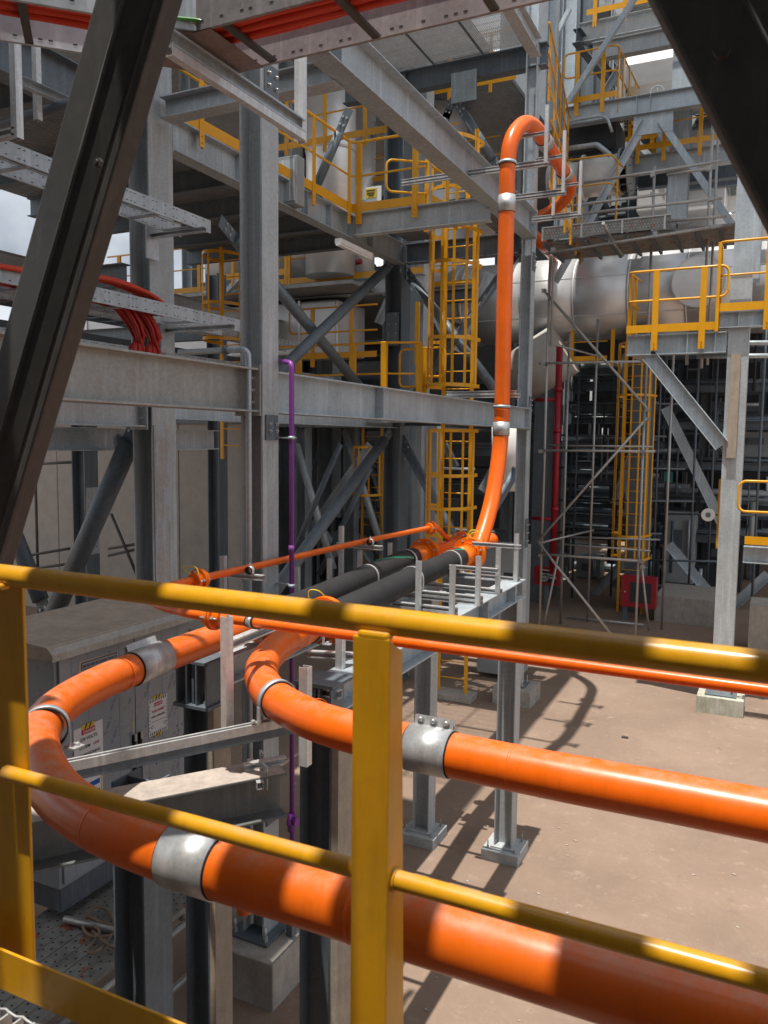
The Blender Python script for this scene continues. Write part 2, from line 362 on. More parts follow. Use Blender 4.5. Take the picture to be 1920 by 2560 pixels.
def resample(pts, step):
    pts = [Vector(p) for p in pts]; L = [0]
    for i in range(1, len(pts)): L.append(L[-1]+(pts[i]-pts[i-1]).length)
    n = max(2, int(L[-1]/step)); out = []; j = 0
    for k in range(n+1):
        s = L[-1]*k/n
        while j < len(L)-2 and L[j+1] < s: j += 1
        t = (s-L[j])/max(1e-9, L[j+1]-L[j]); out.append(pts[j].lerp(pts[j+1], t))
    return out

# ------------------------------------------------------------------ element builders
def beam(label, p0, p1, h=0.34, b=0.2, mat=GALV, stiff=(), plate0=False, plate1=False, sides=(1,), group=None, tf=0.014, cat='steel beam', bevel=0.0, z_is_top=True):
    """I-beam; p0, p1 along its top centre line"""
    p0 = Vector(p0); p1 = Vector(p1); d = (p1-p0).normalized()
    o = Vector((0, 0, -h/2)) if z_is_top else Vector((0, 0, 0))
    simple = not stiff and not plate0 and not plate1
    if simple:
        return tag(M().ext(Iprof(h, b, tf), p0+o, p1+o).build('steel_beam', mat, None, bevel), label, cat, group)
    t = thing('steel_beam', label, cat, p0, group)
    M().ext(Iprof(h, b, tf), p0+o, p1+o).build('beam_section', mat, t, bevel)
    L = (p1-p0).length; sd_ = d.cross(Vector((0, 0, 1))).normalized()
    for s in stiff:
        q = p0+d*(s if s > 1 else s*L)
        for sg in sides:
            M().ext([(0.006, -h/2+tf), (b/2-0.004, -h/2+tf), (b/2-0.004, h/2-tf), (0.006, h/2-tf)] if sg > 0 else [(-b/2+0.004, -h/2+tf), (-0.006, -h/2+tf), (-0.006, h/2-tf), (-b/2+0.004, h/2-tf)],
                    q+o-d*0.006, q+o+d*0.006).build('stiffener', mat, t)
    for flag, q, dd in ((plate0, p0, -d), (plate1, p1, d)):
        if not flag: continue
        pl = M().bar(q+o+dd*0.001, q+o+dd*0.021, b+0.02, h+0.06).build('end_plate', mat, t)
        for sg in (-1, 1):
            for k in range(3):
                M().bolt(q+o-dd*0.0+sd_*sg*(b*0.30)+Vector((0, 0, (k-1)*h*0.28)), -dd, 0.017, 0.02, 0.012).build('bolt', BOLT, pl)
    return t

def hcol(label, x, y, z0, z1, wx=0.3, wy=0.3, mat=GALVC, open_y=True, group=None, base=True, plinth=None, plabel=None, pmat=None, nbolt=4):
    """H column; open_y: flanges face +-X, the recess faces +-Y"""
    prof = Iprof(wx, wy, 0.02, 0.013)
    t = thing('steel_column', label, 'column', (x, y, z0), group)
    up = (1, 0, 0) if open_y else (0, 1, 0)
    M().ext(prof, (x, y, z0), (x, y, z1), up).build('column_section', mat, t, 0.003 if base else 0)
    if base:
        bp = M().box((x-wx/2-0.09, y-wy/2-0.09, z0-0.002), (x+wx/2+0.09, y+wy/2+0.09, z0+0.022)).build('base_plate', GALVD, t, 0.002)
        for i in ((-1, -1), (1, -1), (1, 1), (-1, 1))[:nbolt]:
            M().bolt((x+i[0]*(wx/2+0.045), y+i[1]*(wy/2+0.045), z0+0.022), (0, 0, 1), 0.022, 0.035, 0.08).build('anchor_bolt', BOLT, bp)
    if plinth:
        px, py = plinth
        tag(M().box((x-px, y-py, -0.05), (x+px, y+py, z0-0.004)).build('concrete_plinth', pmat or CONC, None, 0.012), plabel, 'plinth')
    return t

def strut(label, p0, p1, up=(0, 0, 1), s=0.041, mat=STRUT, group=None, open_side=True, cat='strut channel', name='strut_channel', parent=None):
    m = M().ext(Cprof(s, s, 0.0035, 0.009), p0, p1, up)
    o = m.build(name, mat, parent)
    return tag(o, label, cat, group) if parent is None else o

def railing(label, pts, posts, zf, H=1.08, r=0.021, mat=YELLOW, toe=True, group=None, loops=(False, False), post_w=0.065, drop=0.18, pn=None, rn=10, toe_side=0.03):
    """pts: plan polyline [(x,y)..]; posts: distances along it"""
    P = [Vector((p[0], p[1], zf)) for p in pts]
    t = thing('guardrail', label, 'guardrail', P[0], group)
    top = [p+Vector((0, 0, H)) for p in P]; mid = [p+Vector((0, 0, H*0.52)) for p in P]
    if loops[0] or loops[1]:
        a, b = (0, 1), (-1, -2)
        path = list(top)
        if loops[1]:
            d = (P[-1]-P[-2]).normalized()*0.12; path = top[:-1]+[top[-1]+d, mid[-1]+d]+mid[:-1][::-1]
            if not loops[0]: path = path
        if loops[0]:
            d = (P[0]-P[1]).normalized()*0.12
            if loops[1]: path = [top[0].lerp(top[1], .5)]+[]+[top[-1]+(P[-1]-P[-2]).normalized()*0.12, mid[-1]+(P[-1]-P[-2]).normalized()*0.12, mid[0]+d, top[0]+d, top[0].lerp(top[1], .5)]
            else: path = top[1:][::-1]+[top[0]+d, mid[0]+d]+mid[1:]
        M().tube(arc(path, 0.11, 6), r, rn).build('rail_loop', mat, t)
    else:
        M().tube(arc(top, 0.12, 6), r, rn).build('top_rail', mat, t)
        M().tube(arc(mid, 0.12, 6), r*0.8, rn).build('mid_rail', mat, t)
    segL = [0]
    for i in range(1, len(P)): segL.append(segL[-1]+(P[i]-P[i-1]).length)
    for s in posts:
        j = 0
        while j < len(P)-2 and segL[j+1] < s: j += 1
        d = (P[j+1]-P[j]).normalized(); q = P[j]+d*(s-segL[j]); nrm = Vector((d.y, -d.x, 0))
        if pn: nrm = nrm*pn
        m = M().box((0, 0, 0), (0.001, 0.001, 0.001)); m.v = []; m.f = []; m.sm = []
        a = q+nrm*0.022
        vs = []
        for z in (zf-drop, zf+H-0.01):
            for (u, v_) in ((-post_w/2, 0.0), (post_w/2, 0.0), (post_w/2, -0.05), (post_w/2-0.009, -0.05), (post_w/2-0.009, -0.009), (-post_w/2, -0.009)):
                vs.append((a.x+d.x*u+nrm.x*v_, a.y+d.y*u+nrm.y*v_, z))
        m.add(vs, [(i, (i+1) % 6, (i+1) % 6+6, i+6) for i in range(6)]+[(5, 4, 3, 2, 1, 0), (6, 7, 8, 9, 10, 11)])
        ps = m.build('post', mat, t)
        if drop > 0.1:
            for zz in (0.05, 0.12): M().bolt(a+Vector((0, 0, -drop+zz)), nrm, 0.012, 0.012).build('bolt', mat, ps)
    if toe:
        for i in range(len(P)-1):
            d = (P[i+1]-P[i]).normalized(); nrm = Vector((d.y, -d.x, 0))*(pn or 1)
            M().bar(P[i]+nrm*0.008+Vector((0, 0, 0.07)), P[i+1]+nrm*0.008+Vector((0, 0, 0.07)), 0.008, 0.13).build('toe_board', mat, t)
    return t

def ladder(label, x, y, z0, z1, w_=0.5, cage=(None, None), mat=YELLOW, face=(0, -1), hoop_z=None, nb=7, cr=0.36, group=None, stile=(0.065, 0.012), bars_from=None):
    t = thing('caged_ladder', label, 'ladder', (x, y, z0), group)
    f = Vector((face[0], face[1], 0)); sdv = Vector((-f.y, f.x, 0)); c = Vector((x, y, 0))
    for sg in (-1, 1):
        q = c+sdv*sg*w_/2
        M().ext(Cprof(0.06, 0.035, 0.008), q+Vector((0, 0, z0)), q+Vector((0, 0, z1)), sdv*1.0).build('stile', mat, t)
    z = z0+0.25
    while z < z1-0.1:
        M().cyl(c-sdv*w_/2+Vector((0, 0, z)), c+sdv*w_/2+Vector((0, 0, z)), 0.011, 8).build('rung', mat, t); z += 0.3
    if hoop_z:
        def hp(z, k):
            a = math.pi*(0.02+0.96*k); return c+sdv*math.cos(a)*cr*1.0+f*(0.06+math.sin(a)*cr*1.75)+Vector((0, 0, z))
        for z in hoop_z:
            pts = [c+sdv*w_/2+Vector((0, 0, z))]+[hp(z, k/14) for k in range(15)]+[c-sdv*w_/2+Vector((0, 0, z))]
            m = M()
            for a, b in zip(pts[:-1], pts[1:]): m.bar(a, b, 0.008, 0.055)
            m.build('hoop', mat, t)
        for i in range(nb):
            k = (i+0.5)/nb; a0 = hp(hoop_z[0], k); a1 = hp(hoop_z[-1], k)
            dd = (a0-c); dd.z = 0
            M().bar(a0-dd.normalized()*0.008, a1-dd.normalized()*0.008, 0.006, 0.04, up=Vector((-dd.y, dd.x, 0))).build('cage_bar', mat, t)
    return t

def brace(label, p0, p1, r=0.11, mat=GALVD, group=None, gus=True, plates=(True, True)):
    p0 = Vector(p0); p1 = Vector(p1); d = (p1-p0).normalized()
    t = thing('brace_tube', label, 'brace', p0, group)
    M().cyl(p0+d*0.25, p1-d*0.25, r, 18).build('tube', mat, t)
    n = d.cross(Vector((0, 0, 1))).normalized(); u = n.cross(d)
    for q, s, on in ((p0, 1, plates[0]), (p1, -1, plates[1])):
        if not on: continue
        g = M().bar(q-d*s*0.10, q+d*s*0.50, 0.016, r*2.0, up=u).build('gusset_plate', mat, t)
        for i in range(2):
            for j in (-1, 1): M().bolt(q+d*s*(0.03+0.11*i)+u*j*r*0.5+n*0.008, n, 0.02, 0.016).build('bolt', BOLT, g)
            for j in (-1, 1): M().bolt(q+d*s*(0.03+0.11*i)+u*j*r*0.5-n*0.008, -n, 0.02, 0.016).build('bolt', BOLT, g)
    return t

def scaf(label, p0, p1, r=0.0242, group=None, mat=SCAF, ends=None):
    return tag(M().cyl(p0, p1, r, 10).build('scaffold_tube', mat), label, 'scaffold tube', group)
def coupler(label, p, group='scaffold couplers'):
    p = Vector(p); m = M().box(p-Vector((.045, .05, .04)), p+Vector((.045, .05, .04))); m.bolt(p+Vector((.05, -.02, 0)), (1, 0, 0), .012, .02, .03)
    return tag(m.build('scaffold_coupler', SCAF, None, 0.008), label, 'coupler', group)

def text(body, origin, xd, yd, size, mat, parent, name='lettering', align='CENTER', width=None):
    cu = bpy.data.curves.new(name, 'FONT'); cu.body = body; cu.size = size; cu.align_x = align; cu.extrude = 0.0004; cu.offset = size*0.012
    cu.materials.append(mat); tmp = bpy.data.objects.new('tmp_text', cu); COL.objects.link(tmp); bpy.context.view_layer.update()
    me = bpy.data.meshes.new_from_object(tmp.evaluated_get(bpy.context.evaluated_depsgraph_get())); bpy.data.objects.remove(tmp); bpy.data.curves.remove(cu)
    if not me.materials: me.materials.append(mat)
    o = bpy.data.objects.new(name, me); COL.objects.link(o)
    xd = Vector(xd).normalized(); yd = Vector(yd).normalized(); zd = xd.cross(yd)
    loc = Vector(origin)-Vector(root_loc(parent)); sxx = width if width else 1.0
    o.parent = parent; o.matrix_local = Matrix(((xd.x*sxx, yd.x, zd.x, loc.x), (xd.y*sxx, yd.y, zd.y, loc.y), (xd.z*sxx, yd.z, zd.z, loc.z), (0, 0, 0, 1)))
    return o

# ================================================================== GROUND
g = M().add([(-150, -60, 0), (150, -60, 0), (150, 260, 0), (-150, 260, 0)], [(0, 1, 2, 3)]).build('ground', ground_mat()); tag(g, 'dusty brown concrete yard floor with stains', 'ground', kind='structure')
dbm = M(); rd = random.Random(8)
for i in range(420):
    x_, y_, a_, b_ = rd.uniform(-6, 3), rd.uniform(4, 20), rd.uniform(.004, .016), rd.uniform(0, 3.14)
    dbm.add([(x_+a_*math.cos(b_+k*1.3+rd.random()*.4)*(1+rd.random()), y_+a_*math.sin(b_+k*1.3), h_) for h_ in (0.0, a_*.7) for k in range(4)], [(4, 5, 6, 7), (0, 1, 5, 4), (1, 2, 6, 5), (2, 3, 7, 6), (3, 0, 4, 7)])
tag(dbm.build('gravel_debris', concrete('debris_chips', (0.42, 0.36, 0.30))), 'small stone chips and crumbs scattered over the yard floor', 'debris', kind='stuff')
L1, L2, L3 = 5.14, 8.10, 11.10
R_ = random.Random(4)

# ================================================================== MAIN STEEL: columns
hcol('tall grey column with concrete plinth just behind the orange pipe bend', -3.775, 5.45, 0.40, 9.9, 0.215, 0.225, plinth=(0.36, 0.36), plabel='rough concrete plinth with four anchor bolts under the tall grey column')
hcol('slender grey column beside the orange riser pipe', -3.93, 13.56, 0.30, 16.0, 0.19, 0.22, mat=GALV, plinth=(0.34, 0.34), plabel='pale concrete plinth under the column beside the orange riser')
cR = hcol('light grey column on a mossy plinth at the right', -0.65, 14.75, 0.30, 7.35, 0.32, 0.32, plinth=(0.37, 0.33), plabel='mossy concrete plinth in the sunlit yard under the right column', pmat=CONCM, open_y=False)
M().box((-0.745, 14.52, 4.35), (-0.60, 14.575, 6.05)).build('wooden_board', TIMBER, cR)
hcol('thicker grey column rising behind the right yellow railing', -0.62, 15.6, 7.4, 17.0, 0.42, 0.42, mat=GALV, open_y=False, base=False)
# column with stained plate (left)
cl = hcol('wide column with blue and rust stained face at the left', -6.20, 6.93, 0.02, 9.6, 0.28, 0.38, mat=GALVC)
M().box((-6.058, 6.75, 0.3), (-6.046, 6.99, 4.72)).build('stained_cover_plate', GALVS, cl)
hcol('dark grey column carrying the middle platform', -6.42, 13.70, 0.02, 15.0, 0.34, 0.38, mat=GALVD)

# ================================================================== MAIN STEEL: beams along the depth direction
XB = -3.80
beam('heavy grey beam bolted to the tall column, in front at left', (XB, 1.2, L1), (XB, 5.315, L1), 0.34, 0.22, GALVR, stiff=[2.05], plate1=True, bevel=0.002)
beam('long grey beam running from the tall column to the orange riser', (XB, 5.585, L1), (XB-0.08, 13.43, L1), 0.34, 0.20, GALV, stiff=[2.05], plate0=True, plate1=True, bevel=0.002)
beam('big overhead beam slanting down to the slender column by the riser', (XB, 5.585, L2+0.28), (XB-0.08, 13.40, L2+0.28), 0.42, 0.24, GALV, stiff=[1.05], plate1=True, bevel=0.002)
beam('beam edging the middle platform below its yellow railing', (-6.22, 7.2, L2), (-6.30, 13.5, L2), 0.36, 0.20, GALV, stiff=[1.3, 2.1, 2.9, 3.6, 4.3, 5.0], plate0=True)
beam('shaded beam behind the left front beam', (-6.22, 0.0, L1-0.02), (-6.22, 6.7, L1-0.02), 0.42, 0.22, GALVC, plate1=True)
beam('lower pale beam under the shaded beam at left', (-7.0, 0.0, L1-0.45), (-7.0, 9.0, L1-0.45), 0.26, 0.2, GALV)
beam('grey beam behind the long beam carrying the ladder walkway', (-6.34, 7.2, L1), (-6.40, 13.5, L1), 0.34, 0.2, GALV, plate0=True)
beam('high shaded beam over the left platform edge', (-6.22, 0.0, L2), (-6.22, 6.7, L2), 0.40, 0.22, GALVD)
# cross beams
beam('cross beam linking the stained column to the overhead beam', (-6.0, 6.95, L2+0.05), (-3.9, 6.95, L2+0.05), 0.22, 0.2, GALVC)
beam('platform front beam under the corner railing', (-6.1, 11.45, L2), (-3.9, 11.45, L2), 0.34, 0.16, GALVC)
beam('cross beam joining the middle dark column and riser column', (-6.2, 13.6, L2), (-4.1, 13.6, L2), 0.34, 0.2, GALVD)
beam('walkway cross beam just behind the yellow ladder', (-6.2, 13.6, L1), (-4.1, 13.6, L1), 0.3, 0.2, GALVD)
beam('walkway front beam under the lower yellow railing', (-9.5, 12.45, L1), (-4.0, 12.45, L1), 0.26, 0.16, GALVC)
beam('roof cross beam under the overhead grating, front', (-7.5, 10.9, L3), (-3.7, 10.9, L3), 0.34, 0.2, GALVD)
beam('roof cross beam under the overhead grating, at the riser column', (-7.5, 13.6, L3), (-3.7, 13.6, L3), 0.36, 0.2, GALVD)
beam('overhead edge beam with railing clips beside the grating', (-3.75, 7.0, L3+0.02), (-3.85, 13.4, L3+0.02), 0.30, 0.18, GALVC, stiff=[2, 3.2, 4.4])
# grating deck overhead
gd = thing('grating_deck', 'steel bar grating deck high overhead left of the riser', 'grating', (-5.7, 10, L3))
gm = M()
for i in range(120): x = -7.5+i*0.031; gm.box((x, 7.6, L3+0.003), (x+0.006, 13.5, L3+0.033))
gm.build('bearing_bars', GRATE, gd)
gm = M()
for j in range(30): gm.box((-7.5, 7.62+j*0.2, L3+0.020), (-3.8, 7.63+j*0.2, L3+0.034))
gm.build('cross_rods', GRATE, gd)
for i, x in enumerate((-6.6, -5.7, -4.8)): M().box((x, 7.6, L3-0.02), (x+0.03, 13.5, L3+0.0)).build('panel_joint', GALVD, gd)

# decks (soffits)
def deck(label, a, b, z, t=0.05, mat=DECKX, name='floor_deck', cat='deck'):
    return tag(M().box((a[0], a[1], z), (b[0], b[1], z+t)).build(name, mat), label, cat)
deck('ribbed platform deck behind the yellow corner railing, left part', (-10.2, 5.2), (-6.36, 13.5), L2+0.004)
deck('ribbed platform deck strip in front of the ladder opening', (-6.08, 11.55), (-3.95, 12.25), L2+0.004)
deck('ribbed platform deck left of the ladder opening', (-6.08, 12.26), (-5.55, 13.4), L2+0.004)
deck('ribbed platform deck right of the ladder opening', (-4.45, 12.26), (-3.95, 13.4), L2+0.004)
deck('walkway deck behind the lower yellow railing', (-9.5, 12.55), (-5.50, 13.5), L1+0.004)
deck('added shade roof above the left platform', (-9, 0.0), (-3.9, 6.5), 13.6, 0.1)  # this and the next two roofs are added to keep sun off the bays
deck('added shade roof above the middle bay', (-26, 6.7), (-6.6, 14.2), 14.4, 0.1)
deck('added shade roof above the rear left bay', (-26, 14.3), (-7.0, 40.0), 14.4, 0.1)
deck('dark ribbed floor above the left cable trays', (-10.2, 0.5), (-6.36, 5.1), L2+0.004)
for i, (y, nm) in enumerate(((5.9, 'nearest'), (7.6, 'second'), (8.8, 'third'), (10.0, 'fourth'), (11.2, 'fifth'), (12.4, 'farthest'))):
    beam('joist under the left platform deck, %s one of the row' % nm, (-10.2, y, L2), (-6.35, y, L2), 0.26, 0.13, GALVD, group='joists under the left deck')
for i, (y, nm) in enumerate(((1.5, 'front'), (2.9, 'middle'), (4.3, 'rear'))):
    beam('floor joist over the cable trays at upper left, %s' % nm, (-10.2, y, L2), (-6.35, y, L2), 0.26, 0.13, GALVD)
lf = thing('strip_light', 'white strip light fixed under the platform beam', 'light fitting', (-6.3, 11.0, 7.6))
a_, b_ = sx(730, 520, -5.9), sx(800, 553, -5.9)
M().bar(a_, b_, 0.10, 0.07).build('light_housing', WHITEP, lf); M().bar(a_-Vector((0, 0, .05)), b_-Vector((0, 0, .05)), 0.07, 0.03).build('diffuser', PAPER, lf)

# unseen shade plates added above the viewpoint; gaps shaped for the sun patches
def gaps(xs, y0, y1, z, tagn):
    ed = [-9.0]+[v for g_ in xs for v in g_]+[6.0]
    for i in range(0, len(ed), 2):
        deck('unseen shade plate above the viewpoint, %s row, %s plate from the left' % (tagn, ('first', 'second', 'third', 'fourth', 'fifth', 'sixth')[i//2]), (ed[i], y0), (ed[i+1], y1), z, 0.04, GALVD, 'shade_plate', 'deck')
gaps([(-1.83, -1.70), (-1.29, -.93), (-.84, -.53), (-.29, -.15)], -3.0, 0.84, 7.90, 'front')
gaps([(-3.15, -2.80), (-2.04, -1.60), (-1.36, -1.21), (-.90, -.59)], 0.86, 1.80, 7.904, 'rear')
wb = thing('sky_blocker', 'grey unseen wall added behind the viewpoint to block sky light', 'building', (0, -3.4, 0))  # unseen wall added to darken faces turned towards the viewpoint
M().box((-14, -3.6, 0), (12, -3.3, 13)).build('wall', GREYM, wb)
for i in range(5): M().box((-12+i*4, -3.28, 0), (-11.7+i*4, -3.0, 13)).build('blocker_rib', GALVD, wb)

# ================================================================== COLUMN-TO-COLUMN BRACES
brace('round brace from the middle column down towards the left, upper', (-6.42, 13.4, 7.75), (-6.30, 9.3, 5.35), 0.085)
brace('round brace crossing behind the upper one towards the left', (-6.6, 13.4, 5.1), (-6.5, 8.6, 7.3), 0.085)
brace('round brace from the middle column down to the riser column, upper', (-6.25, 13.65, 7.65), (-4.1, 13.65, 5.0), 0.085, GALVD)
brace('round brace rising from the middle column towards the riser column', (-6.2, 13.75, 5.25), (-4.2, 13.75, 7.8), 0.075, GALVD)
brace('round brace below the long beam leaning left', (-6.42, 13.4, 4.7), (-6.42, 9.0, 2.0), 0.095)
brace('round brace below the long beam leaning right', (-6.25, 13.65, 4.55), (-4.7, 13.65, 2.0), 0.09)
brace('round brace behind the ladder foot rising to the riser column', (-6.2, 14.2, 0.6), (-4.1, 14.2, 4.3), 0.09, plates=(True, False))
brace('fat diagonal brace tube left of the stained column', (-6.45, 6.95, 4.75), (-7.98, 6.95, 2.2), 0.115)
brace('second brace tube alongside the fat left brace', (-6.75, 7.25, 4.8), (-8.2, 7.25, 2.35), 0.065, plates=(False, False))
brace('short brace tube descending from the left picture edge', (-8.9, 6.95, 4.1), (-7.95, 6.95, 2.35), 0.10, plates=(False, True))
brace('slim brace rising to the overhead beam near the upper railing', sy(672, 430, 10.9), sy(748, 250, 10.9), 0.07)
brace('brace tube under the grating deck slanting right to the riser', sy(990, 225, 13.6), sy(1080, 370, 13.6), 0.075)
brace('brace tube under the grating deck slanting left', sy(975, 225, 13.6), sy(945, 300, 13.6), 0.07)
tag(M().box((sy(975, 200, 13.45)[0], 13.43, 10.35), (sy(1030, 200, 13.45)[0], 13.46, 10.85)).build('gusset_plate', GALVD), 'bolted gusset plate where two overhead brace tubes meet', 'plate')
brace('thin brace inside the yellow railing enclosure at left', sy(620, 350, 12.0), sy(705, 450, 12.0), 0.07)

# dark chevron bracing right in front of the camera
def chev(label, p0, p1, wd, flip=1):
    p0 = Vector(p0); p1 = Vector(p1); t = thing('chevron_brace', label, 'brace', p0)
    e = flip
    d = (p1-p0).normalized(); sd_ = d.cross(Vector((0, 0, 1))).normalized(); u = sd_.cross(d)
    cs = -0.10 if sd_.y > 0 else 0.0; o_ = 1 if cs < 0 else -1            # camera-side face and inward direction
    def poly(l): 
        l = [(cs+o_*a, e*b) for a, b in l]
        ar = sum(l[i][0]*l[(i+1) % len(l)][1]-l[(i+1) % len(l)][0]*l[i][1] for i in range(len(l)))
        return l if ar > 0 else l[::-1]
    M().ext(poly([(0.012, -wd/2), (0.10, -wd/2), (0.10, wd/2*0.66), (0.010, wd/2*0.66), (-0.006, 0)]), p0, p1, (0, 0, 1)).build('brace_section', BRACEM, t, 0.008)
    M().ext(poly([(0.0, wd/2*0.78), (0.022, wd/2*0.78), (0.022, wd/2), (0.0, wd/2)]), p0, p1, (0, 0, 1)).build('edge_angle', BRACEM, t, 0.005)
    M().tube([p0+sd_*(cs-o_*0.006), p1+sd_*(cs-o_*0.006)], 0.006, 8).build('weld_bead', BRACEM, t)
    return t, d, sd_, u, cs
bp0 = sy(16, 905, 1.58); bp1 = sy(272, 0, 1.58); dd = bp1-bp0
t, d, sd_, u, cs = chev('dark grimy diagonal brace crossing the left foreground', bp0-dd*0.55, bp1+dd*0.3, 0.235, -1)
for q in (sy(215, 352, 1.55), ): M().bolt(q+sd_*(cs-0.002), sd_*(-1 if cs < 0 else 1), 0.012, 0.012).build('bolt', BRACEM, t)
bq0 = sy(1613, 0, 1.50); bq1 = sy(1812, 375, 1.50); dd = bq1-bq0
t2, d2, s2_, u2, cs2 = chev('dark diagonal brace filling the upper right corner', bq0-dd*0.8, bq1+dd*0.8, 0.235)
M().bolt(sy(1560, 112, 1.48)+s2_*(cs2-0.002)+Vector((0, -0.0, 0)), s2_*(-1 if cs2 < 0 else 1), 0.014, 0.016).build('bolt', BRACEM, t2)

# ================================================================== NEAR HANDRAIL
nr = thing('guardrail', 'yellow guardrail right in front of the viewer', 'guardrail', (-0.68, 1.33, 3.1))
def wob(x0, x1, y, z, r):
    return [(x, y, z) for x in np.linspace(x0, x1, 60)]
M().tube(wob(-3.2, 1.6, 1.335, 4.26, 0), 0.0258, 28).build('top_rail', YELLN, nr)
M().tube(wob(-1.69, 1.6, 1.335, 3.76, 0), 0.0185, 24).build('mid_rail', YELLN, nr)
for px in (-1.572, -0.617, 0.39):
    pm = M()
    w_, dp = (0.077, 0.098) if px > -1.5 else (0.13, 0.02)
    pr = [(-w_, -0.034), (0, -0.034), (0, dp-0.034), (-0.010, dp-0.034), (-0.010, -0.024), (-w_, -0.024)]
    if px < -1.5: pr = [(-w_-a, b) for a, b in pr][::-1]; pr = pr[-2:]+pr[:-2] if False else pr
    zs = [(3.19, 0), (4.235, 0)]
    if px < -1.5: px = -1.64
    yq = 1.335 if px > -1.5 else 1.392
    vs = [(px+a, yq+b, z) for z, _ in zs for a, b in pr]
    n = 6; vs2 = list(vs)
    # cope the top of the return leg under the rail
    if px > -1.5: vs2[6+2] = (px, 1.335+0.024, 4.20); vs2[6+3] = (px-0.010, 1.335+0.024, 4.20)
    pm.add(vs2, [(i, (i+1) % n, (i+1) % n+n, i+n) for i in range(n)]+[(5, 4, 3, 2, 1, 0), (6, 7, 8, 9, 10, 11)])
    po = pm.build('post', YELLN, nr, 0.003)
    M().box((px-w_+0.008, 1.301, 4.228), (px-0.004, 1.33, 4.245)).build('top_weld', YELLN, nr, 0.006)
    if px > -1.5: M().tube([(px-0.016, 1.335, 3.76), (px+0.006, 1.335, 3.76)], 0.0225, 20).build('weld_collar', YELLN, po)
M().box((-3.2, 1.284, 3.225), (-0.72, 1.292, 3.33)).build('toe_board', YELLN, nr, 0.0015)
M().box((-0.725, 1.284, 3.225), (1.6, 1.292, 3.33)).build('toe_board', YELLN, nr, 0.0015)
# floor grating under the viewer
fg = thing('floor_grating', 'white zinc floor grating in the bottom left corner', 'grating', (-1.5, 0.9, 3.16))
gm = M()
for i in range(46): gm.box((-2.9+i*0.041, 0.25, 3.145), (-2.9+i*0.041+0.005, 1.278, 3.185))
gm.build('bearing_bars', STRUT, fg)
gm = M()
for j in range(26):
    y = 0.272+j*0.04
    gm.tube([(-2.9+k*0.02, y+0.003*math.cos(k*2.1), 3.187+0.003*math.sin(k*2.1)) for k in range(94)], 0.0035, 5)
gm.build('twisted_cross_rods', STRUT, fg)
beam('platform edge beam below the near toe board', (-3.4, 1.42, 3.12), (1.8, 1.42, 3.12), 0.25, 0.12, GALVD) if False else None

# ================================================================== ORANGE PIPES
PZ, PR = 3.27, 0.094
def flange(parent, p, d, r=0.165, t=0.024, nb=8, br=0.135, mat=ORANGEL, bs=0.015):
    p = Vector(p); d = Vector(d).normalized(); a = d.orthogonal().normalized(); b = d.cross(a)
    f = M().cyl(p-d*(t+0.002), p-d*0.002, r, 36); f.cyl(p+d*0.002, p+d*(t+0.002), r, 36); f.cyl(p-d*0.06, p+d*0.06, r*0.72, 28)
    fo = f.build('flange', mat, parent, 0.002)
    for k in range(nb):
        an = 2*math.pi*(k+0.5)/nb; q = p+(a*math.cos(an)+b*math.sin(an))*br
        M().bolt(q+d*(t+0.002), d, bs, 0.018, 0.02).bolt(q-d*(t+0.002), -d, bs, 0.018, 0.02).build('bolt', BOLT, fo)
    return fo
def sleeve(parent, p0, p1, r=PR, tab_dir=(0, 0.35, 1)):
    p0 = Vector(p0); p1 = Vector(p1); d = (p1-p0).normalized()
    M().ring(p0-d*0.006, p1+d*0.006, r+0.0005, 0.003, 44).build('rubber_liner', GASKET, parent)
    so = M().ring(p0, p1, r+0.004, 0.004, 48).build('coupling_band', ZINC, parent)
    td = Vector(tab_dir); td = (td-d*td.dot(d)).normalized(); n = d.cross(td).normalized()
    a = p0+d*0.008+td*(r+0.004); b = p1-d*0.008+td*(r+0.004)
    tabm = M()
    for off in (-0.010, 0.010): tabm.bar(a+td*0.02+n*off, b+td*0.02+n*off, 0.006, 0.045, up=td)
    tb = tabm.build('clamp_tab', ZINC, so)
    sgn = -1 if n.y > 0 else 1
    for k in range(3):
        q = a.lerp(b, (k+0.5)/3)+td*0.024+n*sgn*0.013
        M().cyl(q, q+n*sgn*0.006, 0.016, 14).sphere(q+n*sgn*0.008, 0.0125).build('bolt', BOLT, tb)
def strap(parent, p, d, r=PR, w_=0.035, foot=True, upv=(0, 0, 1)):
    p = Vector(p); d = Vector(d).normalized(); up = Vector(upv)
    so = M().ring(p-d*w_/2, p+d*w_/2, r+0.006, 0.006, 40).build('pipe_clamp', GALV, parent)
    M().ring(p-d*(w_/2+0.006), p+d*(w_/2+0.006), r+0.0004, 0.005, 40).build('rubber_liner', GASKET, so)
    if foot:
        s = d.cross(up).normalized()
        for sg in (-1, 1):
            f = M().bar(p+s*sg*(r+0.010)-up*0.02, p+s*sg*(r+0.010)-up*(r+0.004), w_, 0.006, up=s)
            f.box(p+s*sg*(r+0.010)-up*(r+0.004)-Vector((.02, .02, .004)), p+s*sg*(r+0.045)-up*(r+0.004)+Vector((.02, .02, .004)))
            f.bolt(p+s*sg*(r+0.040)-up*r, up, 0.012, 0.012); f.build('clamp_foot', ZINC, so)
Upts = [(5, 3.10), (2, 3.10), (0, 3.10), (-0.9, 3.09), (-1.69, 3.14), (-2.06, 3.26), (-2.36, 3.47), (-2.62, 3.80), (-2.80, 4.25), (-2.87, 4.7), (-2.90, 5.0)]
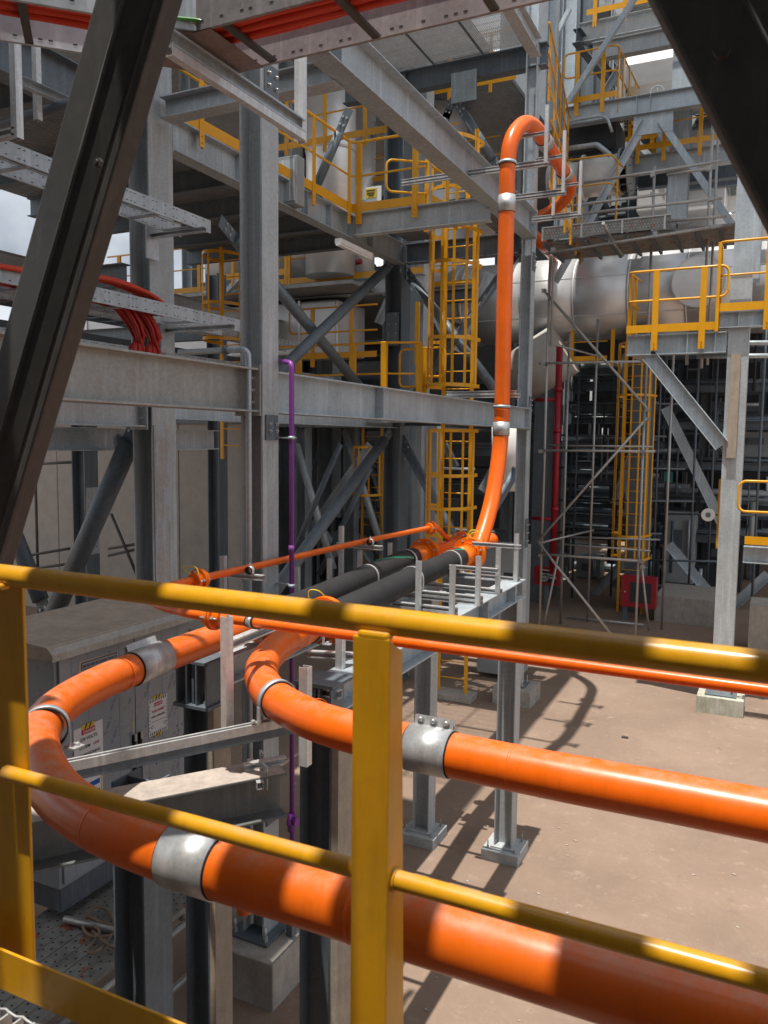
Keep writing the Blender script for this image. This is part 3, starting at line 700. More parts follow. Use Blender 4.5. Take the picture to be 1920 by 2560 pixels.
Lpts = [(5, 1.93), (2, 1.93), (0, 1.93), (-1.0, 1.93), (-1.6, 1.93), (-2.0, 1.965), (-2.38, 2.09), (-2.80, 2.37), (-3.06, 2.68), (-3.20, 3.05), (-3.26, 3.5), (-3.29, 4.3), (-3.30, 4.72)]
U3 = [Vector((x, y, PZ)) for x, y in Upts]; L3_ = [Vector((x, y, PZ)) for x, y in Lpts]
pu = thing('orange_pipe', 'large orange pipe that bends sharply at the rack and runs right', 'pipe', (-2.0, 3.2, 0))
M().tube(resample(spline(U3, 10), 0.045), PR, 44).build('pipe_run', ORANGE, pu)
ua, ub = sz(886, 1612, PZ), sz(972, 1634, PZ)
sleeve(pu, (ua.x, 3.105, PZ), (ub.x, 3.10, PZ))
strap(pu, (-2.22, 3.355, PZ), (0.87, -0.50, 0))
strap(pu, (-2.875, 4.75, PZ), (-0.16, 1, 0))
fu = sz(782/K, 1553/K, PZ); flange(pu, (-2.905, 5.02, PZ), (-0.05, 1, 0), r=.18, br=.148)
pl = thing('orange_pipe', 'large orange pipe looping nearest the viewer through the left foreground', 'pipe', (-2.4, 2.1, 0))
M().tube(resample(spline(L3_, 10), 0.045), PR, 44).build('pipe_run', ORCHIP, pl)
la, lb = sz(372, 1845, PZ), sz(468, 1880, PZ)
sleeve(pl, (la.x, 1.93, PZ), (lb.x, 1.93, PZ), tab_dir=(0, 1, 0.1))
sleeve(pl, (-3.252, 3.42, PZ), (-3.275, 3.70, PZ), tab_dir=(-0.45, 0, 1))
strap(pl, (-2.93, 2.53, PZ), (0.68, -0.73, 0))
flange(pl, (-3.302, 4.76, PZ), (-0.03, 1, 0), r=.15, br=.125)
M().cyl((-1.40, 1.93, PZ-PR-0.03), (-1.40, 1.93, PZ-PR+0.02), 0.022, 14).build('drain_boss', ORANGEL, pl)
for par_, pth, ks in ((pu, U3, (3.0, 4.6, 7.0, 8.6)), (pl, L3_, (3.0, 5.0, 8.0, 9.6))):
    for k_ in ks:
        i_ = int(k_); q_ = pth[i_].lerp(pth[i_+1], k_-i_); d_2 = (pth[i_+1]-pth[i_]).normalized()
        M().tube([q_-d_2*.005, q_-d_2*.002, q_+d_2*.002, q_+d_2*.005], lambda t: PR+.0022*math.sin(math.pi*t)+.0002, 44, caps=False).build('weld_seam', ORANGE, par_)
# hoses
HR = 0.114
hr = thing('rubber_hose', 'black rubber hose on the rack, nearer right one', 'hose', (-3.0, 6.5, 0))
hp = resample(spline([(-2.91, 5.06, PZ), (-2.99, 6.0, PZ), (-3.08, 7.0, PZ), (-3.14, 8.0, PZ), (-3.165, 8.52, PZ)], 8), 0.06)
M().tube(hp, HR, 40).build('hose_body', RUBBER, hr)
hl = thing('rubber_hose', 'black rubber hose with long green stripe, farther left one', 'hose', (-3.5, 6.5, 0))
hq = resample(spline([(-3.305, 4.80, PZ), (-3.40, 6.0, PZ), (-3.52, 7.0, PZ), (-3.60, 7.8, PZ), (-3.62, 8.25, PZ)], 8), 0.06)
M().tube(hq, HR, 40).build('hose_body', RUBBER, hl)
# spiral green stripe lying on the hose
def stripe(parent, path, r, a0, a1, s0, s1, wd=0.028):
    n = 30; vs = []; fs = []
    for k in range(n+1):
        t_ = s0+(s1-s0)*k/n; f_ = t_*(len(path)-1); i = min(int(f_), len(path)-2); p = path[i].lerp(path[i+1], f_-i); d = (path[i+1]-path[i]).normalized()
        s = d.cross(Vector((0, 0, 1))).normalized(); an = a0+(a1-a0)*k/n
        for e in (-1, 1):
            q = an+e*wd/r/2*0.8; vs.append(p+(s*math.cos(q)+Vector((0, 0, 1))*math.sin(q))*(r+0.001)+d*e*wd*0.3)
    for k in range(n): fs.append((2*k, 2*k+1, 2*k+3, 2*k+2))
    M().add(vs, fs, True).build('green_stripe', GREENB, parent)
stripe(hl, hq, HR, 2.1, 0.35, 0.62, 0.92); stripe(hr, hp, HR, 2.0, 0.9, 0.90, 1.0)
def hstrap(parent, p, d, r=HR):
    p = Vector(p); d = Vector(d).normalized(); s = d.cross(Vector((0, 0, 1))).normalized(); pts = []
    for k in range(-1, 20):
        if k == -1: pts.append(p-s*(r+0.006)-Vector((0, 0, r))); continue
        an = math.pi-math.pi*k/19; pts.append(p+s*math.cos(an)*(r+0.006)+Vector((0, 0, math.sin(an)*(r+0.006))))
    pts.append(p+s*(r+0.006)-Vector((0, 0, r))); m = M()
    for a, b in zip(pts[:-1], pts[1:]): m.bar(a, b, 0.030, 0.006, up=(b-a).cross(d))
    for sg in (-1, 1):
        q = p+s*sg*(r+0.03)-Vector((0, 0, r)); m.box(q-Vector((0.035, .02, .004)), q+Vector((0.035, .02, .004))); m.bolt(q, (0, 0, 1), 0.012, 0.014)
    m.build('hose_strap', STRUT, parent)
hstrap(hr, (-3.075, 6.95, PZ), (-0.09, 1, 0)); hstrap(hr, (-3.15, 8.18, PZ), (-0.06, 1, 0))
hstrap(hl, (-3.50, 6.85, PZ), (-0.1, 1, 0)); hstrap(hl, (-3.60, 8.0, PZ), (-0.05, 1, 0))
# riser
rs = thing('orange_pipe', 'tall orange riser pipe arching over at the top by the slender column', 'pipe', (-3.15, 9.8, 0))
rp = [(-3.165, 8.50, PZ), (-3.165, 8.80, PZ)]
rpt = spline([(-3.165, 8.78, PZ), (-3.16, 9.02, PZ+0.01), (-3.155, 9.30, 3.52), (-3.15, 9.58, 3.90), (-3.145, 9.78, 4.40), (-3.14, 9.84, 4.90), (-3.14, 9.83, 6.0), (-3.14, 9.83, 7.2), (-3.14, 9.83, 7.9), (-3.12, 9.90, 8.28), (-3.07, 10.20, 8.56), sx(1153, 274, -3.03), sx(1175, 302, -3.03), sx(1200, 343, -3.06), sx(1222, 377, -3.10), sy(1232, 400, 13.2), sy(1222, 428, 13.6), sy(1197, 451, 13.95), sy(1170, 466, 14.2), sy(1135, 480, 14.5)], 8)
M().tube(resample([Vector((-3.165, 8.50, PZ))]+rpt, 0.05), 0.098, 40).build('pipe_run', ORANGE, rs)
flange(rs, (-3.165, 8.80, PZ), (0, 1, 0), r=0.20, br=0.165, t=0.03)
M().tube([(-3.165, 8.47, PZ), (-3.165, 8.76, PZ)], 0.120, 36).build('hose_tail', ORANGEL, rs)
sleeve(rs, (-3.14, 9.83, 4.66), (-3.14, 9.83, 4.83), r=0.098, tab_dir=(-0.6, 1, 0))
sleeve(rs, (-3.14, 9.83, 7.40), (-3.14, 9.83, 7.60), r=0.098, tab_dir=(-0.6, 1, 0))
strap(rs, (-3.14, 9.83, 5.02), (0, 0, 1), 0.098, foot=False); strap(rs, (-3.14, 9.83, 7.98), (0, 0.1, 1), 0.098, foot=False)
sleeve(rs, sx(1172, 298, -3.03), sx(1180, 311, -3.035), r=0.1, tab_dir=(-1, 0, .2)); sleeve(rs, sx(1217, 370, -3.09), sx(1223, 379, -3.10), r=0.1, tab_dir=(-1, 0, .2))
# second spool joining behind
sp = thing('orange_spool', 'short orange spool piece behind the riser flange', 'pipe', (-3.55, 8.7, 0))
M().tube([(-3.62, 8.2, PZ), (-3.625, 8.5, PZ)], 0.120, 34).build('hose_tail', ORANGEL, sp)
M().tube(resample(spline([(-3.625, 8.5, PZ), (-3.62, 8.9, PZ), (-3.55, 9.3, PZ), (-3.42, 9.7, PZ), (-3.35, 10.2, PZ)], 8), 0.06), 0.096, 34).build('pipe_run', ORANGE, sp)
flange(sp, (-3.625, 8.56, PZ), (0, 1, 0), r=.185, br=.152); flange(sp, (-3.50, 9.45, PZ), (0.3, 1, 0), r=.185, br=.152)
# far orange tail of the riser
ft = thing('orange_pipe', 'reddish orange pipe end dropping behind the slender column', 'pipe', (-3.9, 15, 7.4))
M().tube([sy(1150, 505, 18.0), sy(1196, 556, 22.4)], 0.13, 24).build('pipe_run', ORANGE, ft)
M().ring(sy(1150, 505, 18.0).lerp(sy(1196, 556, 22.4), .55), sy(1150, 505, 18.0).lerp(sy(1196, 556, 22.4), .62), 0.131, 0.006).build('coupling_band', ZINC, ft)
# thin orange line
TZ = 3.60
tp = thing('orange_pipe', 'thin orange pipe line running above the rack and along the yard', 'pipe', (-3.4, 5, 0))
far = sz(930, 1140, TZ)
thin = [(5, 3.545), (1, 3.55), (-2.5, 3.56), (-3.05, 3.59), (-3.40, 3.76), (-3.60, 4.1), (-3.62, 4.5), (-3.60, 5.5), (-3.58, 7.0), (far.x, far.y)]
M().tube(resample(spline([Vector((x, y, TZ)) for x, y in thin], 10), 0.05), 0.0275, 20).build('pipe_run', ORANGE, tp)
fd = (Vector((far.x, far.y, TZ))-Vector((-3.58, 7.0, TZ))).normalized()
flange(tp, (far.x, far.y, TZ), fd, r=0.078, t=0.014, nb=4, br=0.055, bs=0.011)
M().tube(arc([Vector((far.x, far.y, TZ)), Vector((far.x, far.y, TZ))+fd*0.16, sz(975, 1172, PZ+0.05)], 0.06, 6), 0.0275, 16).build('elbow_branch', ORANGE, tp)
q0 = sz(430, 1252, TZ); flange(tp, (q0.x, q0.y, TZ), (-0.02, 1, 0), r=0.078, t=0.014, nb=4, br=0.060, bs=0.011)
flange(tp, (sz(452, 1335, TZ).x, 3.575, TZ), (1, -0.02, 0), r=0.078, t=0.014, nb=4, br=0.060, bs=0.011)
def uclamp(lbl, p, d):
    p = Vector(p); t = thing('pipe_clip', lbl, 'clip', p, 'zinc clips on the thin orange pipe')
    M().ring(p-Vector(d)*0.016, p+Vector(d)*0.016, 0.029, 0.005, 20).build('clip_band', ZINC, t)
    M().ring(p-Vector(d)*0.026, p+Vector(d)*0.026, 0.0278, 0.003, 20).build('rubber_liner', GASKET, t)
    M().bolt(p+Vector((0, 0, 0.03)), (0, 0, 1), 0.010, 0.012, 0.01).build('bolt', BOLT, t)
c1 = sz(540, 1232, TZ); c2 = sz(800, 1171, TZ); c3 = sz(536, 1345, TZ)
uclamp('zinc clip on the thin orange pipe left of the tall column', (c1.x, c1.y, TZ), (0, 1, 0)); uclamp('zinc clip on the thin orange pipe above the black hoses', (c2.x, c2.y, TZ), (0, 1, 0)); uclamp('zinc clip with black liner just below the yellow top rail', (c3.x, 3.56, TZ), (1, 0, 0))
strut('short strut arm under the clip left of the tall column', (c1.x-0.30, c1.y+0.02, TZ-0.052), (c1.x+0.11, c1.y+0.02, TZ-0.052))
strut('upright strut left of the tall column under the thin pipe', (c1.x-0.30, c1.y+0.07, 2.9), (c1.x-0.30, c1.y+0.07, TZ+0.08), up=(0, 1, 0))
strut('short strut arm under the clip above the black hoses', (c2.x-0.38, c2.y+0.02, TZ-0.052), (c2.x+0.12, c2.y+0.02, TZ-0.052))
strut('upright strut rising from the rack left of the hoses', (c2.x-0.36, c2.y+0.07, 3.1), (c2.x-0.36, c2.y+0.07, TZ+0.13), up=(0, 1, 0))
# bonding wires
def wire(lbl, pts, mat=EARTHY, r=0.004): return tag(M().tube(resample(spline(pts, 10), 0.02), r, 6).build('earth_wire', mat), lbl, 'wire')
wire('thin yellow and green bonding wire looped over the small flange', [sz(430, 1243, TZ+.05), sz(424, 1226, TZ+.1), sz(408, 1224, TZ+.1), sz(392, 1228, TZ+.08), sz(412, 1240, TZ+.05)])
wire('yellow bonding wire on the spool flange', [(-3.62, 8.48, PZ+.18), (-3.58, 8.5, PZ+.26), (-3.5, 8.6, PZ+.25), (-3.45, 8.72, PZ+.12)])
wire('yellow bonding wire on the riser flange', [(-3.17, 8.70, PZ+.18), (-3.12, 8.72, PZ+.29), (-3.05, 8.85, PZ+.26), (-3.04, 8.95, PZ+.12)])
wire('green bonding wire on the riser flange', [(-3.15, 8.66, PZ+.18), (-3.08, 8.68, PZ+.27), (-3.00, 8.8, PZ+.25), (-3.03, 8.93, PZ+.10)], EARTHY)
wire('pale bonding wire over the big flange behind the rail', [(-3.02, 4.98, PZ+.15), (-3.02, 4.98, PZ+.22), (-2.95, 5.0, PZ+.22), (-2.92, 5.06, PZ+.16)])

# ================================================================== PIPE RACK
RB = 3.085
beam('right long beam of the low pipe rack', (-2.47, 4.34, RB), (-2.50, 8.52, RB), 0.20, 0.20, GALV, stiff=[0.4, 1.6, 2.9, 3.8], sides=(1,), bevel=0.002)
beam('left long beam of the low pipe rack', (-3.42, 4.40, RB), (-3.46, 8.52, RB), 0.20, 0.20, GALVC, bevel=0.002)
beam('end cross beam of the rack beside the slender column', (-3.33, 8.40, RB), (-2.60, 8.40, RB), 0.20, 0.18, GALVC)
beam('middle cross beam of the pipe rack', (-3.33, 6.0, RB), (-2.58, 6.0, RB), 0.20, 0.18, GALVC)
def post(label, x, y, z1, w_=0.20, z0=0.12, mat=GALVC, pad=True, plabel=None):
    t = thing('rack_post', label, 'post', (x, y, 0)); M().ext(Iprof(w_, w_, 0.014, 0.010), (x, y, z0), (x, y, z1), (1, 0, 0)).build('post_section', mat, t, 0.002)
    M().box((x-w_/2-.03, y-w_/2-.03, z0-.002), (x+w_/2+.03, y+w_/2+.03, z0+.014)).build('base_plate', CONCG, t)
    for i in ((-1, -1), (1, -1), (1, 1), (-1, 1)): M().bolt((x+i[0]*(w_/2+.05), y+i[1]*(w_/2+.05), z0), (0, 0, 1), 0.014, 0.02, 0.06).build('anchor_bolt', BOLT, t)
    if pad: tag(M().box((x-w_/2-.11, y-w_/2-.11, -.02), (x+w_/2+.11, y+w_/2+.11, z0-.004)).build('grout_pad', CONCG, None, 0.008), plabel, 'pad')
post('grey rack post standing in the open, left of the pair', -3.45, 8.25, RB-0.2, plabel='grey painted pad under the left post of the pair')
post('grey rack post standing in the open, right of the pair', -2.50, 8.33, RB-0.2, plabel='grey painted pad under the right post of the pair')
for lbl, x, y, w_, brd in (('tall steel leg with weathered board under the right rack beam', -2.50, 4.32, 0.23, 1), ('tall steel leg with weathered board under the left rack beam', -3.49, 4.37, 0.21, 1), ('dark H-section leg under the near orange pipe', -3.16, 3.38, 0.23, 0)):
    t = thing('support_post', lbl, 'post', (x, y, 0)); M().ext(Iprof(w_, w_, 0.014, 0.010), (x, y, 0.02), (x, y, 2.66 if brd == 0 else RB-0.32), (1, 0, 0)).build('post_section', GALVD, t, 0.002)
    if brd: M().box((x+w_/2+0.002, y-w_/2-0.0, 0.0), (x+w_/2+0.05, y+w_/2-0.02, RB-0.32)).build('weathered_board', TIMBER, t)
for lbl, x, yo in (('stiffened seat box on top of the right rack leg', -2.50, .17), ('stiffened seat box on top of the left rack leg', -3.49, .22)):
    t = thing('seat_box', lbl, 'bracket', (x, 4.16+yo, RB-0.31))
    M().box((x-0.15, 3.99+yo, RB-0.325), (x+0.15, 4.28+yo, RB-0.300)).build('seat_plate', GALVD, t, 0.002); M().box((x-0.14, 4.0+yo, RB-0.018), (x+0.14, 4.28+yo, RB+0.004)).build('top_plate', GALVD, t, 0.002)
    M().box((x-0.01, 4.02+yo, RB-0.30), (x+0.01, 4.28+yo, RB-0.02)).build('web_plate', GALVD, t)
    for k in range(4): M().box((x-0.13+k*0.083, 4.0+yo, RB-0.30), (x-0.118+k*0.083, 4.16+yo, RB-0.02)).build('rib_plate', GALVD, t)
    for k in range(3): M().bolt((x-0.09+k*0.083, 4.06+yo, RB-0.3), (0, 0, 1), 0.016, 0.018).build('bolt', BOLT, t)
# strut frames on the rack
ST = RB+0.022
rows = [(6.95, sz(1107, 1300, 3.1).x, 'third'), (7.55, -2.42, 'fourth'), (8.0, -2.42, 'fifth'), (8.40, -2.45, 'last')]
for i, (y, xe, nm) in enumerate([(5.35, -2.40, 'first'), (6.35, -2.38, 'second'), (6.95, -2.36, 'third'), (7.6, -2.38, 'fourth'), (8.35, -2.42, 'fifth')]):
    strut('zinc strut crossing the rack under the hoses, %s from the viewer' % nm, (-4.0, y, ST), (xe, y, ST), group=None)
    if i in (1, 2): strut('doubled lower strut of the %s crossing' % nm, (-3.0, y+0.0, ST+0.043), (xe, y, ST+0.043))
    if i > 0:
        strut('upright strut at the right end of the %s crossing' % nm, (xe-0.03, y-0.045, ST-0.02), (xe-0.03, y-0.045, ST+(0.44 if i != 4 else 0.5)), up=(0, 1, 0))
        strut('upright strut at the left end of the %s crossing' % nm, (-3.95, y-0.045, ST-0.02), (-3.95, y-0.045, ST+0.30), up=(0, 1, 0))
strut('upper strut tying the last two uprights by the riser', (-2.95, 8.30, ST+0.36), (-2.40, 8.30, ST+0.36)); strut('lower tie strut between the rear uprights', (-2.9, 7.5, ST+0.22), (-2.40, 7.5, ST+0.22))
strut('upright strut standing inside the rack beside the nearer hose', (-2.72, 6.30, ST), (-2.72, 6.30, ST+0.45), up=(0, 1, 0))
# struts at the sharp bend
p = sz(755, 1440, 3.1)
strut('strut upright right of the sharp orange bend', sx(735, 1480, -2.52)+Vector((0, 0, -.02)), Vector((sx(735, 1480, -2.52).x, sx(735, 1480, -2.52).y, 3.52)), up=(0, 1, 0), s=0.05)
p0_ = sz(665, 1412, 3.15); strut('strut arm carrying the orange bend clamp', p0_, p0_+Vector((0.50, 0.16, 0)), s=0.045)
p0_ = sz(640, 1483, 3.03); strut('strut lying on the right rack leg top', p0_, sz(735, 1500, 3.03), s=0.05)
t = thing('strut_channel', 'open topped strut upright in front of the right rack leg', 'strut channel', sz(660, 1560, 2.9))
M().ext(Cprof(0.055, 0.055, 0.004, 0.012), Vector((sz(660, 1440, 3.3).x, sz(660, 1440, 3.3).y, 2.72)), sz(660, 1440, 3.3), (0, 1, 0)).build('channel', STRUT, t)
# diagonal strut carrying both pipes and its upright
da, db = sz(140, 1655, 3.145), sz(640, 1553, 3.145)
dd = (db-da)
ds = thing('double_strut', 'double slotted strut bar slung diagonally under both orange pipes', 'strut channel', da)
M().ext(Cprof(0.045, 0.045, 0.0035, 0.012), da, db, (-0.5, 0.3, 0)).build('channel', STRUT, ds)
M().ext(Cprof(0.041, 0.045, 0.0035, 0.012), da+Vector((0, 0, -.044)), db+Vector((0, 0, -.044)), (0.5, -0.3, 0)).build('channel', GALVD, ds)
up0 = sz(499, 1578, 3.10)
strut('tall strut upright in front of the sharp orange bend', up0+Vector((0, -.03, 0)), Vector((up0.x, up0.y-.03, sy(497, 1332, up0.y-.03).z)), up=(0.3, 1, 0), s=0.046)
aa = sz(520, 1390, TZ-0.03); strut('strut arm under the thin orange pipe beside the tall upright', Vector((up0.x-0.02, up0.y, TZ-0.055)), Vector((c3.x+0.02, 3.95, TZ-0.055)), s=0.045)
# cantilever beam below
ca, cb = Vector((-3.62, 2.45, 2.66)), Vector((-2.52, 4.02, 2.66))
ca = sz(60, 1835, 2.66); ca = cb+(ca-cb)*1.0
dirc = (Vector((-2.50, 3.99, 2.66))-Vector((-3.22, 3.0, 2.66))).normalized()
tcb = Vector((-2.56, 3.90, 2.66))
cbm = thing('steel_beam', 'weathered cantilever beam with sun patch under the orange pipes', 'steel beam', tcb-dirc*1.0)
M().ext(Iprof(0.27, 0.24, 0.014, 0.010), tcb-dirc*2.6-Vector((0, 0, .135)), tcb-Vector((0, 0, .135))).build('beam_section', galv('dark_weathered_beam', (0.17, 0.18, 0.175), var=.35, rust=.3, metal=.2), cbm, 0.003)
M().ext([(-.118, 0.0008), (.118, 0.0008), (.118, .0022), (-.118, .0022)], tcb-dirc*2.6, tcb-dirc*.01).build('dust_sunlit_layer', concrete('pinkish_dust_sunlit_film', (0.42, 0.36, 0.31), dark=.5), cbm)  # dust sheet whose pale tone also stands in for sunlight on the flange
cc = tcb-dirc*0.12
cs_ = dirc.cross(Vector((0, 0, 1))).normalized()
bc = thing('beam_clamp', 'small zinc strut and U-bolt beam clamp on the cantilever beam end', 'clamp', cc)
M().ext(Cprof(.041, .041, .0035, .009), cc-cs_*0.02+Vector((0, 0, .022))-dirc*.1, cc-cs_*0.02+Vector((0, 0, .022))+dirc*0.16).build('channel', STRUT, bc)
M().ext(Cprof(.041, .041, .0035, .009), cc+cs_*0.16+Vector((0, 0, -.03))-dirc*.06, cc-cs_*0.2+Vector((0, 0, -.03))-dirc*.0).build('channel', STRUT, bc)
M().tube(arc([cc+cs_*.10+Vector((0, 0, -.09)), cc+cs_*.10+Vector((0, 0, .05)), cc+cs_*.03+Vector((0, 0, .05)), cc+cs_*.03+Vector((0, 0, -.05))], .02, 5), 0.006, 8).build('u_bolt', ZINC, bc)
M().tube(arc([cc-cs_*.16+dirc*.05+Vector((0, 0, -.09)), cc-cs_*.16+dirc*.05+Vector((0, 0, .05)), cc-cs_*.09+dirc*.05+Vector((0, 0, .05)), cc-cs_*.09+dirc*.05+Vector((0, 0, -.05))], .02, 5), 0.006, 8).build('u_bolt', ZINC, bc)
# strut supports on the riser
g3 = 'strut frames holding the orange riser'
def jframe(nm, Y, arm, vert, upper, X0=None):
    a = sy(arm[0][0], arm[0][1], Y); b = sy(arm[1][0], arm[1][1], Y); b.z = a.z
    t = thing('strut_trapeze', 'zinc strut frame around the orange riser top, %s' % nm, 'strut frame', a, g3)
    for k, dz in enumerate((0, .042)): M().ext(Cprof(.041, .041, .0035, .009), a+Vector((0, 0, dz)), b+Vector((0, 0, dz))).build('arm', STRUT, t)
    v1 = sy(vert[0][0], vert[0][1], Y-.042); M().ext(Cprof(.041, .041, .0035, .009), Vector((b.x-.03, Y-.042, b.z)), Vector((b.x-.03, Y-.042, v1.z)), (0, 1, 0)).build('upright', STRUT, t)
    if upper:
        u0 = sy(upper[0][0], upper[0][1], Y); M().ext(Cprof(.041, .041, .0035, .009), u0, Vector((b.x, Y, u0.z))).build('upper_arm', STRUT, t)
z4 = lambda x, y: ((1200+.217*x)/K, (250+.217*y)/K)
jframe('nearest and lowest left', 10.35, (z4(-900, 975), z4(790, 850)), (z4(830, 50),), (z4(440, 430),))
jframe('middle', 11.35, (z4(378, 1150), z4(990, 1070)), (z4(1000, 350),), (z4(640, 690),))
jframe('farthest right', 12.35, (z4(600, 1395), z4(1175, 1360)), (z4(1205, 700),), (z4(860, 1000),))
strut('single zinc strut upright inside the far riser frame', sy(*z4(840, 1330), 12.3), sy(*z4(872, 780), 12.3), up=(0, 1, 0))
a = sy(925, 890, 9.98); b = sy(1115, 885, 9.98)
strut('zinc strut arm steadying the riser on the long beam', Vector((-3.95, 9.98, 5.165)), Vector((-2.95, 9.98, 5.165)), s=.045)
strut('second zinc strut arm just below the riser clamp', Vector((-3.95, 9.98, 5.21)), Vector((-3.0, 9.98, 5.21)), s=.041)

def cleat(lbl, x, y, z, nx, ny, h=.3, w_=.16, nb=3):
    """bolted cleat plate on a column face; (nx, ny) face normal"""
    n_ = Vector((nx, ny, 0)); sd2 = Vector((-ny, nx, 0)); c = Vector((x, y, z)); t = thing('cleat_plate', lbl, 'plate', c)
    M().bar(c+n_*.001, c+n_*.015, w_, h, up=(0, 0, 1)).build('plate', GALVD, t, .002)
    for i in range(nb):
        for sg in (-1, 1): M().bolt(c+n_*.015+sd2*sg*w_*.28+Vector((0, 0, (i-(nb-1)/2)*h*.28)), n_, .016, .014, .01).build('bolt', BOLT, t)
    return t
cleat('bolted cleat on the tall column just under the long beam', -3.6665, 5.45, 4.68, 1, 0, .2, .17, 2)
cleat('bolted plate high on the right face of the tall column', -3.6665, 5.45, 7.3, 1, 0, .32, .17, 3)
cleat('bolted splice plate low on the tall column', -3.6665, 5.45, 1.6, 1, 0, .45, .18, 3)
cleat('bolted plate on the slender column below the overhead beam', -3.834, 13.56, 7.6, 1, 0, .3, .16, 3)
cleat('bolted plate on the slender column at the long beam end', -3.834, 13.56, 5.2, 1, 0, .3, .16, 3)
cleat('splice plate halfway up the slender column', -3.834, 13.56, 3.0, 1, 0, .5, .18, 3)
cleat('splice plate on the front of the middle dark column', -6.42, 13.50, 6.6, 0, -1, .6, .26, 4)
cleat('bolted plate at the foot of the diagonal I-beam on the right column', -0.81, 14.72, 4.62, -1, 0, .4, .2, 3)
cleat('bolted plate on the front of the stained column under the trays', -6.20, 6.739, 5.9, 0, -1, .4, .2, 3)
# purple pipe and conduit
pp = thing('purple_pipe', 'thin purple pipe dropping beside the tall column', 'pipe', (-3.5, 5.4, 0))
M().tube(arc([(-3.80, 5.66, 5.24), sx(630, 784, -3.50)+Vector((0, 0, 0)), Vector((sx(632, 1000, -3.50).x, sx(632, 1000, -3.50).y, 0.35))], 0.05, 6), 0.021, 14).build('pipe_run', PURPLE, pp)
q = sx(629, 1775, -3.50)
M().cyl((q.x, q.y, q.z-.08), (q.x, q.y, q.z+.07), 0.033, 14).sphere((q.x, q.y, q.z-.01), 0.042).build('valve_body', PURPLE, pp)
M().cyl((q.x+.03, q.y-.01, q.z+.02), (q.x+.075, q.y-.02, q.z+.02), 0.036, 12).build('valve_handle', PURPLE, pp)
for zf in (3.7,): M().cyl((q.x, q.y, zf-.03), (q.x, q.y, zf+.03), .0235, 14).build('pipe_coupling', PURPLE, pp)
for zf in (4.6, 3.4): M().bar((q.x-.16, q.y+.03, zf), (q.x+.02, q.y+.03, zf), .03, .012).ring((q.x, q.y, zf-.012), (q.x, q.y, zf+.012), .0215, .005, 16).build('pipe_bracket', GALV, pp)
M().box((q.x-.03, q.y-.03, .0), (q.x+.03, q.y+.03, .5)).build('foot_stub', GALVD, pp)
cd = thing('conduit', 'grey conduit bent over the front of the tall column', 'conduit', (-3.6, 5.3, 0))
M().tube(arc([(-4.4, 5.22, 5.28), (-3.72, 5.22, 5.28), (-3.72, 5.22, 0.6)], .06, 6), 0.024, 14).build('pipe_run', GALV, cd)
M().ring((-3.95, 5.22, 5.28), (-3.92, 5.22, 5.28), .025, .01).build('clamp', GALVD, cd)

# ================================================================== PANEL CABINET
CXF, CY0, CY1, CZ0, CZ1 = -4.67, 4.12, 5.62, 1.20, 3.02
cb_ = thing('panel_cabinet', 'grey film wrapped electrical cabinet with dusty roof behind the orange loop', 'cabinet', (-4.9, 4.8, 1.0))
M().box((CXF-0.62, CY0, CZ0), (CXF, CY1, CZ1)).build('cabinet_body', FILM, cb_, 0.004)
M().box((CXF-0.60, CY0+0.03, 1.0), (CXF-0.02, CY1-0.03, CZ0)).build('cabinet_base', galv('cabinet_base_paint', (0.16, 0.18, 0.22)), cb_)
rv = [(CXF-0.80, CY0-0.07, CZ1+0.10), (CXF+0.02, CY0-0.07, CZ1+0.05), (CXF+0.07, CY0-0.07, CZ1+0.0), (CXF+0.07, CY0-0.07, CZ1-0.05), (CXF-0.80, CY0-0.07, CZ1-0.05)]
n = 5; vs = rv+[(a, CY1+0.12, c) for a, b, c in rv]
M().add(vs, [(4, 3, 2, 1, 0), (5, 6, 7, 8, 9), (0, 1, 6, 5), (1, 2, 7, 6), (2, 3, 8, 7), (3, 4, 9, 8), (4, 0, 5, 9)]).build('roof', CANOPY, cb_, 0.004)
M().add([(CXF+0.015, CY0-0.073, CZ1+0.053), (CXF+0.073, CY0-0.073, CZ1+0.003), (CXF+0.073, CY0-0.073, CZ1-0.05), (CXF+0.073, CY1+0.123, CZ1-0.05), (CXF+0.073, CY1+0.123, CZ1+0.003), (CXF+0.015, CY1+0.123, CZ1+0.053)], [(0, 1, 4, 5), (1, 2, 3, 4)]).build('roof_edge', CANOPYE, cb_)
ymid = CY0+0.80
for (ya, yb) in ((CY0+0.03, ymid-0.004), (ymid+0.004, CY1-0.03)):
    dr = M().box((CXF+0.003, ya, CZ0+0.03), (CXF+0.022, yb, CZ1-0.05)).build('door', FILM, cb_, 0.003)
    hy = ymid+(-0.035 if ya < ymid-0.1 else 0.035)
    M().box((CXF+0.024, hy-0.014, 1.75), (CXF+0.046, hy+0.014, 2.15)).build('door_handle', GASKET, dr, 0.004)
    M().box((CXF+0.047, hy-0.010, 2.10), (CXF+0.058, hy+0.010, 2.16)).build('lock', ZINC, dr, 0.003)
X1 = CXF+0.0235
fp = M(); fd_ = M()
def quad(m, pts): m.add(pts, [(0, 1, 2, 3)])
for y in (CY0+0.14, CY0+0.30, CY0+0.62, CY0+0.95, CY0+1.12, CY0+1.32):
    quad(fp, [(X1, y, CZ0+.05), (X1, y+.002, CZ0+.05), (X1, y+.002, CZ1-.07), (X1, y, CZ1-.07)])
